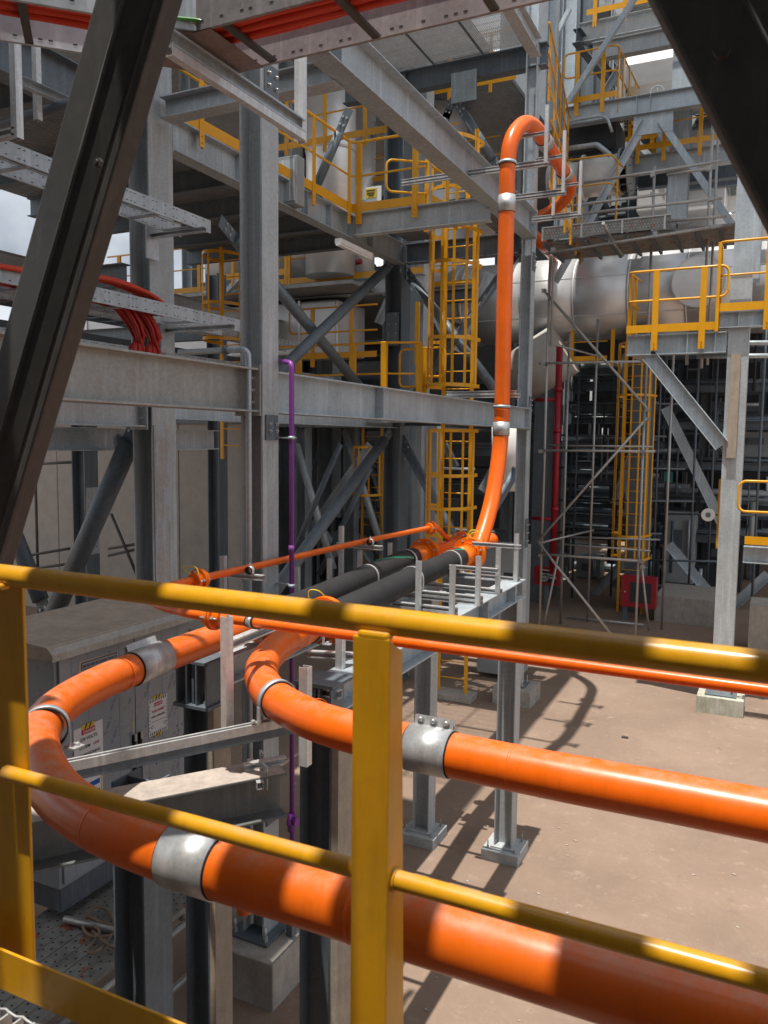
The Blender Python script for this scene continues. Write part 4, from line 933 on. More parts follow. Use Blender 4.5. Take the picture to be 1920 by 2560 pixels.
for y in (CY0+0.22, CY0+1.04, CY0+1.39):
    for z in (2.62, 2.22, 1.82, 1.42):
        quad(fp, [(X1+.0004, y-.004, z), (X1+.0004, y+.004, z), (X1+.0004, y+.004, z+.13), (X1+.0004, y-.004, z+.13)])
        fp.add([(X1+.0004, y-.018, z+.01), (X1+.0004, y+.018, z+.01), (X1+.0004, y, z-.035)], [(0, 2, 1)])
for y in (CY0+0.10, CY0+0.45, CY0+0.52, CY0+0.72, CY0+0.90, CY0+1.20, CY0+1.26):
    for z in (1.35, 1.62, 1.89, 2.16, 2.43, 2.70):
        zz = z+(0.09 if int(y*100) % 2 else 0)
        for off in (0, .014):
            for k in range(9):
                if (k*7+int(z*10)) % 5 == 0: continue
                a = k*0.014; yy = y+off+a*0.55
                if ymid-.05 < yy < ymid+.05: continue
                quad(fp, [(X1+.0004, yy, zz+a), (X1+.0004, yy+.0035, zz+a-.001), (X1+.0004, yy+.009, zz+a+.010), (X1+.0004, yy+.0055, zz+a+.011)])
    for z in (1.5, 2.05, 2.6):
        for k in range(4):
            an = k*math.pi/4; dy, dz = math.cos(an)*.011, math.sin(an)*.011
            quad(fp, [(X1+.0005, y+.11-dy, z-dz-.002), (X1+.0005, y+.11+dy, z+dz-.002), (X1+.0005, y+.11+dy, z+dz+.002), (X1+.0005, y+.11-dy, z-dz+.002)])
fp.build('film_print', BLUEINK, cb_)
sp_ = M()
for (yy, zz, a, b) in ((CY0+.75, 1.55, .05, .22), (CY0+.70, 1.30, .08, .16), (CY0+.77, 2.2, .012, .14), (CY0+.55, 2.06, .03, .012), (CY0+.86, 1.42, .05, .015)):
    pts = [(X1+.0002, yy+a*math.cos(t_)*(0.8+0.3*math.sin(3*t_)), zz+b*math.sin(t_)*(0.8+0.25*math.cos(4*t_))) for t_ in np.linspace(0, 2*math.pi, 15)[:-1]]
    sp_.add(pts, [tuple(range(14))])
sp_.build('peeled_film_patch', FILMD, cb_)
sdp = M()
for y, z in ((0.1, 1.5), (0.3, 2.0), (0.15, 2.4), (0.35, 1.4), (0.45, 2.3)):
    for off in (0, .02): quad(sdp, [(CXF-.1-y, CY0-.001, z), (CXF-.095-y, CY0-.001, z), (CXF-.02-y+off, CY0-.001, z+.16), (CXF-.025-y+off, CY0-.001, z+.16)])
sdp.build('side_film_print', BLUEINK, cb_)
# nameplate: reads as on the photograph
np_ = tag(M().add([(X1+.001, CY0+.20, 2.80), (X1+.001, CY0+.36, 2.80), (X1+.001, CY0+.42, 2.785), (X1+.001, CY0+.60, 2.81), (X1+.001, CY0+.62, 2.89), (X1+.001, CY0+.22, 2.90)], [(0, 1, 2, 3, 4, 5)]).build('name_plate', FILMD), None, None)
np_['label'] = 'small engraved tag plate under the cabinet roof edge'; np_['category'] = 'name plate'; LABELS['npl'] = [None]
M().box((X1+.0015, CY0+.235, 2.825), (X1+.003, CY0+.60, 2.885)).build('plate_border', INK, np_)
M().box((X1+.003, CY0+.240, 2.830), (X1+.0036, CY0+.595, 2.880)).build('plate_face', FILM, np_)
text('300-RIO-002 RIO PANEL-TRAIN 2', (X1+.0042, CY0+.417, 2.845), (0, 1, 0), (0, 0, 1), .026, INK, np_, width=.92)
def paper(lbl, y0, z0, y1, z1, tilt=0.0):
    o = thing('warning_sheet', lbl, 'sign', (X1+.002, y0, z0))
    M().box((X1+.0015, y0, z0), (X1+.0025, y1, z1)).build('sheet', PAPER, o); return o
def tape(o, y, z, w_=.09, h_=.03, sl=.35):
    m = M(); mk = M()
    m.box((X1+.003, y-w_/2, z-h_/2), (X1+.0036, y+w_/2, z+h_/2))
    for k in range(1, 3): 
        a = y-w_/2+k*w_/3
        quad(mk, [(X1+.0039, a-.015, z-h_/2), (X1+.0039, a, z-h_/2), (X1+.0039, a+.018, z+h_/2), (X1+.0039, a+.003, z+h_/2)])
    tt = m.build('hazard_tape', YTAPE, o); mk.build('black_stripe', INK, tt)
XT = X1+.0042
o = paper('white paper sheet reading DANGER 230 VOLTS taped on the left door', CY0+.27, 1.86, CY0+.56, 2.24)
M().box((X1+.0028, CY0+.345, 2.175), (X1+.0034, CY0+.485, 2.215)).build('red_banner', REDINK, o)
text('DANGER', (XT, CY0+.425, 2.184), (0, 1, 0), (0, 0, 1), .030, PAPER, o)
text('230 VOLTS', (XT, CY0+.415, 2.128), (0, 1, 0), (0, 0, 1), .036, INK, o)
text('SYSTEM', (XT, CY0+.375, 2.066), (0, 1, 0), (0, 0, 1), .032, INK, o); text('LIVE', (XT, CY0+.492, 2.066), (0, 1, 0), (0, 0, 1), .032, REDINK, o)
text('COMMISSIONING', (XT, CY0+.415, 2.005), (0, 1, 0), (0, 0, 1), .030, INK, o, width=.98)
text('IN PROGRESS', (XT, CY0+.415, 1.945), (0, 1, 0), (0, 0, 1), .030, INK, o)
tape(o, CY0+.41, 2.235, .13, .035); o.location += Vector((0, -.125, .15))
o = paper('white paper sheet reading DANGER LIVE PANEL with hazard border on the right door', CY0+.98, 2.13, CY0+1.21, 2.45)
hz = M()
for e, (a, b, c, d) in enumerate(((.99, 2.135, 1.20, 2.16), (.99, 2.42, 1.20, 2.445))):
    for k in range(9):
        y = CY0+a+k*(c-a-.02)/8; quad(hz, [(X1+.003, y, b), (X1+.003, y+.011, b), (X1+.003, y+.020, d), (X1+.003, y+.009, d)])
for a in (.988, 1.196):
    for k in range(8):
        z = 2.165+k*.031; quad(hz, [(X1+.003, CY0+a, z), (X1+.003, CY0+a+.008, z+.006), (X1+.003, CY0+a+.008, z+.020), (X1+.003, CY0+a, z+.014)])
hz.build('hazard_border', INK, o)
M().box((X1+.0028, CY0+1.045, 2.375), (X1+.0034, CY0+1.15, 2.408)).build('red_banner', REDINK, o)
text('DANGER', (XT, CY0+1.0975, 2.382), (0, 1, 0), (0, 0, 1), .024, PAPER, o)
text('"LIVE PANEL"', (XT, CY0+1.0975, 2.325), (0, 1, 0), (0, 0, 1), .032, REDINK, o, width=.9)
text('PANEL ENERGIZED', (XT, CY0+1.0975, 2.283), (0, 1, 0), (0, 0, 1), .021, INK, o, width=.95)
M().box((XT-.001, CY0+1.01, 2.245), (XT-.0006, CY0+1.185, 2.248)).build('rule_line', INK, o)
for yy in (1.02, 1.175): M().ring((XT-.001, CY0+yy, 2.205), (XT-.0006, CY0+yy, 2.205), .011, .004, 16).build('round_symbol', INK, o)
tape(o, CY0+1.09, 2.452, .10, .03); tape(o, CY0+1.09, 2.125, .09, .026); o.location += Vector((0, -.03, -.065))
o = paper('blue and white notice sheet low on the left door', CY0+.27, 1.50, CY0+.55, 1.83)
M().box((X1+.0028, CY0+.28, 1.74), (X1+.0034, CY0+.52, 1.78)).build('blue_band', BLUEP, o); M().box((X1+.0028, CY0+.28, 1.62), (X1+.0034, CY0+.52, 1.70)).build('blue_band', BLUEP, o)
M().box((X1+.0028, CY0+.53, 1.51), (X1+.0034, CY0+.545, 1.82)).build('yellow_edge', YTAPE, o)
o.location += Vector((0, -.125, .15))
text('CAUTION', (XT, CY0+.40, 1.795), (0, 1, 0), (0, 0, 1), .024, INK, o) if False else None

# scaffold plank platform beside the cabinet
PZ0 = 0.92
for i in range(4):
    x0 = -4.93+i*0.235; nm = ('against the cabinet', 'second from the cabinet', 'third from the cabinet', 'outermost, beside the yellow rail')[i]
    pk = thing('scaffold_plank', 'perforated steel scaffold plank %s' % nm, 'plank', (x0, 4.0, PZ0), 'perforated planks of the low platform')
    hm = M().box((x0, 2.9, PZ0-0.045), (x0+0.228, 5.6, PZ0)); hm.cur = 1
    for a in range(30):
        for b in range(4):
            cx, cy = x0+0.035+b*0.052, 2.98+a*0.088+(b % 2)*0.03
            hm.add([(cx+.009*math.cos(t_), cy+.009*math.sin(t_), PZ0+.0012) for t_ in np.linspace(0, 2*math.pi, 7)[:-1]], [tuple(range(6))])
    hm.build('plank_body', [PLANK, GASKET], pk)
    M().box((x0+0.11, 2.9, PZ0+.0005), (x0+0.116, 5.6, PZ0+.004)).build('rib', PLANK, pk)
for i, (a, b, nm) in enumerate((((-3.98, 2.9, .80), (-3.98, 5.8, .80), 'outer ledger tube under the planks'), ((-5.1, 3.2, .76), (-3.4, 3.2, .76), 'near transom tube under the planks'), ((-5.1, 5.4, .76), (-3.3, 5.4, .76), 'rear transom tube under the planks'), ((-3.98, 2.9, .35), (-3.98, 6.0, .35), 'bottom ledger tube below the planks'), ((-4.9, 5.75, 0), (-4.9, 5.75, 1.2), 'rear standard tube of the plank platform'), ((-3.95, 5.75, 0), (-3.95, 5.75, .9), 'outer rear standard tube of the plank platform'))): scaf('dark scaffold '+nm, a, b, 0.028)
tag(M().cyl(sz(140, 1985, .96), sz(255, 2012, .96), .026, 14).build('loose_tube', SCAF), 'short loose grey tube lying on the perforated planks', 'tube')
rq = [sz(x, y, .955) for x, y in ((250, 2000), (215, 1995), (185, 1985), (180, 2005), (195, 2025), (225, 2030), (248, 2012), (235, 1975), (205, 1965), (188, 1980), (200, 2000), (215, 2020), (195, 2045), (190, 2060), (205, 2065), (222, 2045), (240, 2025), (255, 2018), (262, 2035), (245, 2050), (225, 2040), (200, 2012))]
for i, q in enumerate(rq): q.z += 0.012*(i % 3)
tag(M().tube(resample(spline(rq, 8), .03), .011, 8).build('rope', ROPE), 'coiled brown rope lying on the perforated planks', 'rope')

# ================================================================== CABLE TRAYS
def tray(label, p0, p1, width, h=0.12, mat=TRAYM, rung=0.3, cables=(), rmat=None, base=True, flange_=0.02):
    p0 = Vector(p0); p1 = Vector(p1); d = (p1-p0).normalized(); s = d.cross(Vector((0, 0, 1))).normalized(); L = (p1-p0).length
    t = thing('cable_tray', label, 'cable tray', p0)
    for sg in (-1, 1):
        q = s*sg*width/2
        pr = [(0, -h/2), (-sg*flange_, -h/2), (-sg*flange_, -h/2+.003), (-sg*.003, -h/2+.003), (-sg*.003, h/2-.003), (-sg*flange_, h/2-.003), (-sg*flange_, h/2), (0, h/2)]
        if sg < 0: pr = pr[::-1]
        hm = M().ext(pr, p0+q, p1+q); hm.cur = 1; k = 0.08
        while k < L-.1:
            for zz in ((h*.28,) if h < .1 else (h*.3, -h*.3)):
                c = p0+d*k+q+Vector((0, 0, zz)); ss = s*sg
                hm.add([c+ss*.0015+d*a+Vector((0, 0, b)) for a, b in ((-.009, -.004), (.009, -.004), (.012, 0), (.009, .004), (-.009, .004), (-.012, 0))], [(0, 1, 2, 3, 4, 5)])
                hm.add([c-ss*.0045+d*a+Vector((0, 0, b)) for a, b in ((-.009, -.004), (.009, -.004), (.012, 0), (.009, .004), (-.009, .004), (-.012, 0))], [(0, 1, 2, 3, 4, 5)])
            k += .12 if int(k*10) % 3 else .05
        hm.build('side_rail', [mat, GASKET], t)
    k = rung*.4
    while k < L:
        M().ext([(-.02, 0), (.02, 0), (.02, .018), (.017, .018), (.017, .003), (-.017, .003), (-.017, .018), (-.02, .018)], p0+d*k-s*(width/2-.003)-Vector((0, 0, h/2-.004)), p0+d*k+s*(width/2-.003)-Vector((0, 0, h/2-.004))).build('rung', rmat or mat, t); k += rung
    return t, d, s
def cable_bundle(label, path, offs, r, mat, group=None):
    t = thing('cable_bundle', label, 'cables', path[0], group)
    for i, (a, b) in enumerate(offs):
        rr = random.Random(i); pts = []
        P = resample(path, .10)
        for j, p in enumerate(P):
            d = (P[min(j+1, len(P)-1)]-P[max(j-1, 0)]).normalized(); s = d.cross(Vector((0, 0, 1)))
            s = s.normalized() if s.length > 0.2 else Vector((0, 1, 0)); u = s.cross(d)
            pts.append(p+s*(a+.004*math.sin(j*.5+i))+u*(b+.003*math.sin(j*.7+i*2)))
        M().tube(pts, r, 10).build('cable', mat, t)
    return t
# big tray overhead: straight part and 45 degree part
TZB = 6.70
tA0, tA1 = Vector((-2.78, 3.57, TZB)), Vector((0.6, 3.57, TZB))
tray('big brown dusted cable tray crossing the top of the view, straight part', tA0, tA1, 0.46, .20, galv('tray_underside_brown', (0.30, 0.27, 0.27), var=.4, rust=.25, metal=.25), .62, rmat=BRACEM)
tB0, tB1 = Vector((-4.9, 1.45, TZB)), Vector((-2.80, 3.55, TZB))
tray('big cable tray crossing the upper left corner, angled part', tB0, tB1, 0.46, .20, TRAYM, .62, rmat=BRACEM)
tp2 = M().add([(-2.87, 3.80, TZB-.102), (-2.60, 3.80, TZB-.102), (-2.60, 3.34, TZB-.102), (-2.70, 3.34, TZB-.102), (-2.95, 3.15, TZB-.102), (-3.2, 3.45, TZB-.102)], [(0, 1, 2, 3, 4, 5)]); tp2.v += [(a, b, c-.003) for a, b, c in tp2.v]; tp2.f.append((11, 10, 9, 8, 7, 6)); tp2.sm.append(False)
for zz in (0,): tag(tp2.build('tray_joint_plate', TRAYB), 'dusty joint plate under the tray corner at top left', 'plate')
bp = [Vector((-4.9, 1.45, TZB-.055)), Vector((-3.0, 3.35, TZB-.055)), Vector((-2.7, 3.57, TZB-.055)), Vector((0.6, 3.57, TZB-.055))]
offs = [(-.02+i*.034, .0 if i % 2 else .012) for i in range(6)]+[(-.0+i*.034, .04) for i in range(5)]
cable_bundle('red orange power cables lying in the big overhead tray', bp, offs, .020, CABLER)
e1 = cable_bundle('green and yellow earth cable beside the red cables', bp, [(.185, -.004)], .010, EARTHY); cable_bundle('green earth cable at the edge of the overhead tray', bp, [(.205, -.004)], .009, EARTHG)
# left trays
tray('upper zinc cable tray at left ending at the stained column', (-5.62, 1.5, 6.78), (-5.62, 6.95, 6.78), .40, .13, TRAYM, .5)
t_, d_, s_ = tray('lower zinc cable tray at left with red cables dropping', (-5.62, 1.5, 5.83), (-5.62, 7.65, 5.83), .40, .13, TRAYM, .5)
tray('distant cable tray behind the left columns, upper', (-8.8, 2.0, 6.4), (-8.8, 14, 6.4), .5, .12, TRAYM, .5); tray('distant cable tray behind the left columns, lower', (-8.2, 2.0, 5.75), (-8.2, 14, 5.75), .5, .12, TRAYM, .5)
for i in range(4): tray('dim cable tray in the far left bay, number %s down' % ('one', 'two', 'three', 'four')[i], (-12, 9.0+i*.1, 6.9-i*.45), (-12, 22, 6.9-i*.45), .6, .11, GALVF, .5)
def drop(lbl, px, n, dx, mt, y_in, sd_):
    q = sx(px, 700, -5.50)
    cable_bundle(lbl, spline([Vector((-5.60, y_in, 5.80)), Vector((-5.60, q.y-.45, 5.82)), Vector((-5.58, q.y-.12, 5.74)), Vector((-5.54, q.y, 5.5)), Vector((-5.52, q.y-.02, 5.2)), Vector((-5.52, q.y-.1, 4.95))], 6), [(-.08+(i % 5)*.034, (i//5)*.034+.01*(i % 2)) for i in range(n)], .0165, mt)
drop('dark red cables curling down out of the lower left tray', 306, 10, 0, CABLED, 3.6, 1)
drop('thicker bundle of dark red cables beside the stained column', 338, 14, 0, CABLED, 4.2, 1)
cable_bundle('bright red cables arching over the lower left tray', spline([Vector((-5.45, 2.6, 5.82)), Vector((-5.46, 4.6, 5.88)), Vector((-5.48, 5.5, 5.98)), Vector((-5.5, 6.1, 5.93)), Vector((-5.55, 6.4, 5.80))], 6), [(-.05+i*.03, (i % 2)*.02) for i in range(5)], .0165, CABLER)
br = thing('tray_bracket', 'zinc cantilever bracket under the upper left tray', 'bracket', (-6.0, 6.7, 6.66)); M().box((-6.01, 6.62, 6.45), (-5.99, 6.80, 6.80)).build('bracket_plate', TRAYM, br); M().ext(Cprof(.05, .05, .004, .01), (-6.0, 6.7, 6.685), (-5.3, 6.7, 6.685)).build('arm', TRAYM, br)
br = thing('tray_bracket', 'zinc cantilever bracket under the lower left tray', 'bracket', (-6.0, 6.9, 5.7)); M().box((-6.01, 6.82, 5.5), (-5.99, 7.0, 5.85)).build('bracket_plate', TRAYM, br); M().ext(Cprof(.05, .05, .004, .01), (-6.0, 6.9, 5.735), (-5.1, 6.9, 5.735)).build('arm', TRAYM, br)
# big strut hanger near the top: slanting channel with hanging leg
s0, s1 = sx(365, 80, -2.75), sx(655, 285, -2.75)
hg = thing('strut_trapeze', 'zinc strut hanger running down from the overhead tray', 'strut frame', s0)
M().ext(Cprof(.08, .045, .004, .012), s0, Vector((s1.x, s1.y, s0.z)), (0, 0, 1)).build('channel', GALV, hg); M().ext(Cprof(.045, .045, .004, .012), s0-Vector((0, 0, .065)), Vector((s1.x, s1.y, s0.z-.065)), (0, 0, -1)).build('channel', STRUT, hg)
v0 = Vector((s1.x-.02, s1.y, s0.z-.09)); M().ext(Cprof(.05, .06, .004, .012), v0, v0+Vector((0, 0, .75)), (0, 1, 0)).build('upright', STRUT, hg)
# hanging strut frame at far left
hx = sy(30, 140, 3.6)
hf = thing('strut_trapeze', 'bright strut trapeze hanging at the left picture edge', 'strut frame', hx)
b0 = sy(38, 300, 3.6)
M().ext(Cprof(.05, .05, .004, .012), sy(38, 300, 3.6), Vector((b0.x, b0.y, 7.9)), (0, 1, 0)).build('upright', STRUT, hf); M().ext(Cprof(.05, .05, .004, .012), Vector((b0.x-1.2, b0.y, b0.z+.04)), Vector((b0.x, b0.y, b0.z+.04))).build('arm', STRUT, hf)
hb = sy(82, 260, 4.4); tag(M().ext(Cprof(.045, .045, .004, .012), hb, Vector((hb.x, hb.y, 7.9)), (0, 1, 0)).build('hanger_strut', STRUT), 'second bright hanger strut beside the trapeze at upper left', 'strut channel')
tag(M().cyl(sy(0, 268, 4.5), sy(180, 215, 4.5), .035, 12).build('pipe', GALVD), 'grey pipe behind the hanger struts at upper left', 'pipe')
tag(M().ext(Cprof(.06, .06, .004), sy(45, 175, 4.0), sy(168, 230, 4.9), (0, 0, 1)).build('strut_channel', GALV), 'slanting strut rail above the hanger struts at upper left', 'strut channel')

# ================================================================== YELLOW RAILINGS, LADDERS
railing('yellow railing with corner on the middle platform by the overhead beam', [(-6.14, 7.3), (-6.14, 11.38), (-3.55-1.35, 11.38)], [0.4, 1.9, 2.9, 3.95, 4.2, 5.15], L2, 1.05, post_w=.085)
railing('short yellow railing returning to the ladder top', [(-4.82, 11.42), (-4.75, 12.3)], [0.5, .85], L2, 1.05, post_w=.085)
railing('lower yellow railing along the walkway behind the long beam', [(-9.4, 12.40), (-6.0, 12.40), (-5.45, 12.62)], [1.65, 2.75, 3.35, 3.95], L1, 1.08, post_w=.11, drop=.05, toe=False)
gt = thing('safety_gate', 'yellow swing gate beside the caged ladder on the walkway', 'gate', (-5.5, 12.6, L1))
M().tube(arc([(-5.88, 12.66, L1+.5), (-5.88, 12.66, L1+.98), (-5.46, 12.62, L1+.98), (-5.46, 12.62, L1+.35), (-5.88, 12.66, L1+.35), (-5.88, 12.66, L1+.52)], .09, 5), .02, 10).build('gate_frame', YELLOW, gt)
railing('yellow railing on the landing to the right of the caged ladder', [(-5.5, 12.75), (-5.2, 12.75)], [0.05], L1, 1.0, loops=(False, True), toe=False, post_w=.08)
LX = -5.00
ladder('yellow caged ladder from the yard to the middle platform', LX, 13.15, 0.12, 9.75, .52, hoop_z=[2.2, 3.0, 3.45, 4.0, 4.75], nb=7, cr=.43)
lc = thing('ladder_cage', 'upper part of the yellow ladder cage above the long beam', 'ladder cage', (LX, 13.1, 5.4), None)
def cagepart(t, zs, nb=7, cr=.43, y=13.15, x=LX):
    def hp(z, k): a = math.pi*(0.02+0.96*k); return Vector((x+math.cos(a)*cr, y-0.06-math.sin(a)*cr*1.75, z))
    for z in zs:
        m = M(); pts = [Vector((x+.26, y, z))]+[hp(z, k/14) for k in range(15)]+[Vector((x-.26, y, z))]
        for a, b in zip(pts[:-1], pts[1:]): m.bar(a, b, .008, .06)
        m.build('hoop', YELLOW, t)
    for i in range(nb):
        a0 = hp(zs[0], (i+.5)/nb); a1 = hp(zs[-1], (i+.5)/nb); dd_ = a0-Vector((x, y, a0.z))
        M().bar(a0, a1, .006, .045, up=Vector((-dd_.y, dd_.x, 0))).build('cage_bar', YELLOW, t)
cagepart(lc, [5.5, 6.27, 7.48, 8.03])
lc2 = thing('ladder_cage', 'topmost hoops of the yellow ladder cage at the middle platform', 'ladder cage', (LX, 13.1, 8.6)); cagepart(lc2, [8.64, 9.45], 5)
tag(M().box((LX-.42, 12.95, 0), (LX+.42, 13.35, .12)).build('concrete_plinth', CONC, None, .015), 'low concrete plinth under the yellow caged ladder', 'plinth')
hpb = thing('hatch_rail', 'yellow gate posts at the ladder opening on the middle platform', 'guardrail', (LX, 12.6, L2))
for dx in (-.36, .36): M().box((LX+dx-.04, 12.5, L2-.1), (LX+dx+.04, 12.51, L2+1.05)).build('post', YELLOW, hpb)
M().tube(arc([(LX-.36, 12.5, L2+1.0), (LX-.9, 12.1, L2+1.0), (LX-.9, 12.1, L2+.5), (LX-.36, 12.5, L2+.5)], .1, 5), .02, 8).build('top_rail', YELLOW, hpb); M().bar((LX-.5, 12.49, L2+.08), (LX+.5, 12.49, L2+.08), .01, .14).build('toe_board', YELLOW, hpb)
# background yellow railings left-centre
railing('yellow railing on the far walkway between the two middle columns', [(sy(635, 660, 16).x, 16), (sy(815, 660, 16).x, 16)], [.5, 1.5, 2.4, 3.1], sy(700, 785, 16).z+.1, sy(700, 665, 16).z-sy(700, 785, 16).z-.1, loops=(True, False), post_w=.09)
railing('yellow railing of the upper platform behind the overhead beam, sunny side', [(-9.8, 14.4), (-6.9, 14.4)], [.5, 1.4, 2.3], sy(700, 310, 14.4).z, 1.1)
railing('yellow railing seen through the struts under the grating deck', [(-8.6, 18), (-5.6, 18)], [.4, 1.4, 2.4], sy(700, 250, 18).z, 1.1)
railing('yellow railing with kinked rail behind the left columns, far', [(-11.5, 15), (-9.6, 15)], [.4, 1.2, 1.8], L2, 1.1)
ladder('yellow caged ladder half hidden left of the tall column', sy(505, 650, 12).x, 12, 4.2, 8.0, .55, hoop_z=[6.3, 6.9, 7.75], nb=5, cr=.38)
tag(M().cyl(sy(395, 762, 10.5), sy(530, 753, 10.5), .024, 10).build('hand_rail', YELLOW), 'single yellow handrail tube behind the left front beam', 'handrail')
ladder('yellow caged ladder in the shade behind the middle column', sy(803, 1100, 17).x, 17, 0.2, 5.0, .5, hoop_z=[3.3, 4.4], nb=5)
# sheet with black and yellow label
sg = thing('notice_board', 'white notice with yellow warning panel behind the corner railing', 'sign', sy(800, 430, 12.0))
q = sy(790, 442, 12.0); M().box((q.x, 12.0, q.z), (q.x+.28, 12.01, q.z+.27)).build('board', PAPER, sg); M().box((q.x+.0, 11.985, q.z+.09), (q.x+.2, 11.995, q.z+.24)).build('yellow_panel', YTAPE, sg); M().box((q.x+.03, 11.98, q.z+.155), (q.x+.17, 11.984, q.z+.17)).build('black_mark', INK, sg)
M().box((q.x+.06, 11.98, q.z+.12), (q.x+.15, 11.984, q.z+.14)).build('black_mark', INK, sg); M().box((q.x+.02, 11.98, q.z+.20), (q.x+.18, 11.984, q.z+.215)).build('black_mark', INK, sg)
# vertical railing runs by the slender column (upper right)
railing('yellow railing running away beside the slender column, upper level', [tuple(sz(1186, 60, 12.25))[:2], tuple(sz(1230, 262, 12.25))[:2]], [.3, 1.3, 2.3, 3.3, 4.3, 5.3], L3+.15, 1.1, toe=True, post_w=.09)
railing('yellow railing running away beside the slender column, middle level', [tuple(sz(1190, 260, 9.95))[:2], tuple(sz(1237, 392, 9.95))[:2]], [.3, 1.3, 2.3, 3.3, 4.3, 5.3], 8.85, 1.1, toe=True, post_w=.09)
# right cantilever platform
PR_Z = 6.42
beam('cantilever platform beam fixed to the right column', (-2.42, 14.6, PR_Z), (-0.83, 14.6, PR_Z), .34, .2, GALV, stiff=[.25, .62, 1.42], bevel=.002)
beam('side beam of the right cantilever platform', (-2.34, 14.72, PR_Z), (-2.34, 16.4, PR_Z), .3, .16, GALVC)
deck('grating floor of the right cantilever platform', (-2.4, 14.72), (-0.84, 16.3), PR_Z+.003, .04, GALVD, 'platform_grating')
railing('yellow railing with rounded end on the right cantilever platform', [(-2.36, 15.3), (-2.42, 14.49), (-0.96, 14.49)], [.25, .6, 1.27, 2.02], PR_Z+.03, 1.03, loops=(False, True), post_w=.10, drop=.30)
a, b = Vector((-2.05, 14.6, PR_Z-.34)), Vector((-0.82, 14.6, 4.55))
tag(M().ext(Iprof(.24, .2, .012, .009), a, b, (0, 0, 1)).build('diagonal_strut', GALV, None, .002), 'diagonal I-beam strut propping the right cantilever platform', 'brace')
railing('yellow railing at the right edge beyond the right column', [(-0.99, 15.0), (-0.99, 14.50), (0.9, 14.50)], [.05, .5, 1.25, 1.95], PR_Z+.32, 1.12, post_w=.11, drop=.32)
beam('platform beam on top of the right column', (-0.95, 14.6, PR_Z+.32), (1.5, 14.6, PR_Z+.32), .26, .2, GALV, stiff=[.12, .5])
railing('yellow railing with rounded end low at the right picture edge', [(sy(1612, 1100, 14.0).x, 14.0), (0.9, 14.0)], [.45, 1.2], sy(1640, 1178, 14).z, sy(1640, 1040, 14).z-sy(1640, 1178, 14).z, loops=(True, False), post_w=.09, drop=.3)
tag(M().box((sy(1550, 1100, 15.1).x, 15.1, sy(1550, 1185, 15.1).z), (sy(1556, 1100, 15.1).x, 15.12, sy(1550, 1035, 15.1).z)).build('yellow_post', YELLOW), 'narrow yellow post showing left of the right column', 'post')
beam('low platform beam right of the right column', (-0.4, 14.2, sy(1640, 1185, 14).z), (2.0, 14.2, sy(1640, 1185, 14).z), .26, .2, GALV)

# ================================================================== INSULATED VESSEL
VY = 23.0
va, vb = sy(1150, 655, VY), sy(1660, 615, VY); vz = (va.z+sy(1400, 636, VY).z)/2; VR = 1.13
ve = thing('insulated_vessel', 'huge shiny clad horizontal vessel behind the scaffold', 'vessel', (va.x, VY, vz))
xs = np.linspace(sy(1045, 655, VY).x, vb.x+1.0, 7)
for i in range(6):
    M().cyl((xs[i], VY, vz), (xs[i+1], VY, vz), VR, 96).build('cladding_section', CLAD, ve)
    M().ring((xs[i]-.022, VY, vz), (xs[i]+.022, VY, vz), VR+.001, .009, 72).build('seam_band', CLAD, ve)
    for an in (.35, -.55): M().box((xs[i]+.03, VY-math.cos(an)*VR-.012, vz+math.sin(an)*VR-.012), (xs[i+1]-.03, VY-math.cos(an)*VR+.02, vz+math.sin(an)*VR+.004)).build('lap_seam', CLAD, ve)
pc = sy(1510, 610, VY-VR); M().cyl((pc.x, VY-VR+.25, pc.z), (pc.x, VY-VR-.18, pc.z), .62, 48).build('round_cover', CLADB, ve)
M().ring((pc.x, VY-VR-.19, pc.z), (pc.x, VY-VR-.15, pc.z), .60, .03, 48).build('cover_rim', CLAD, ve)
el = thing('insulated_duct', 'shiny clad duct elbow joining the vessel behind the ladder', 'duct', (va.x-1.5, VY, vz))
M().tube(resample(arc([(sy(1000, 655, VY).x, VY, vz), (sy(930, 660, VY).x, VY, vz), (sy(930, 660, VY).x-.2, VY+.4, vz+6)], 1.6, 6), .6), 1.05, 40).build('duct_run', CLAD, el)
M().tube([(sy(1045, 655, VY).x, VY, vz), (sy(985, 655, VY).x, VY, vz)], VR-.02, 64).build('duct_neck', CLAD, el)
for x in (1005, 1020, 1035): M().ring(sy(x, 655, VY)+Vector((0, 0, vz-sy(x, 655, VY).z)), sy(x, 655, VY)+Vector((.06, 0, vz-sy(x, 655, VY).z)), VR-.01, .05, 48).build('flange_band', CLADB, el)
for i, x in enumerate((1190, 1395)):
    q = sy(x, 740, VY); tag(M().box((q.x-.2, VY-.8, 0), (q.x+.2, VY+.8, vz-VR*.8)).build('vessel_saddle', GALVF), ('left' if i == 0 else 'right')+' tall support saddle under the shiny vessel', 'support')
wc = sy(1190, 790, 21.5); M_ = M().cyl((wc.x-1.3, 22.2, vz-VR-1.2), (wc.x+.2, 22.2, vz-VR-.3), .75, 32); tag(M_.build('white_duct', paint('dull_white_paint', (0.42, 0.40, 0.37), rough=.5)), 'white duct end under the left of the vessel', 'duct')
tag(M().cyl(sy(1095, 880, 18.0), sy(1098, 1060, 18.0), .36, 28).build('white_duct', WHITEP), 'pale drum just left of the slender column at mid height', 'duct')

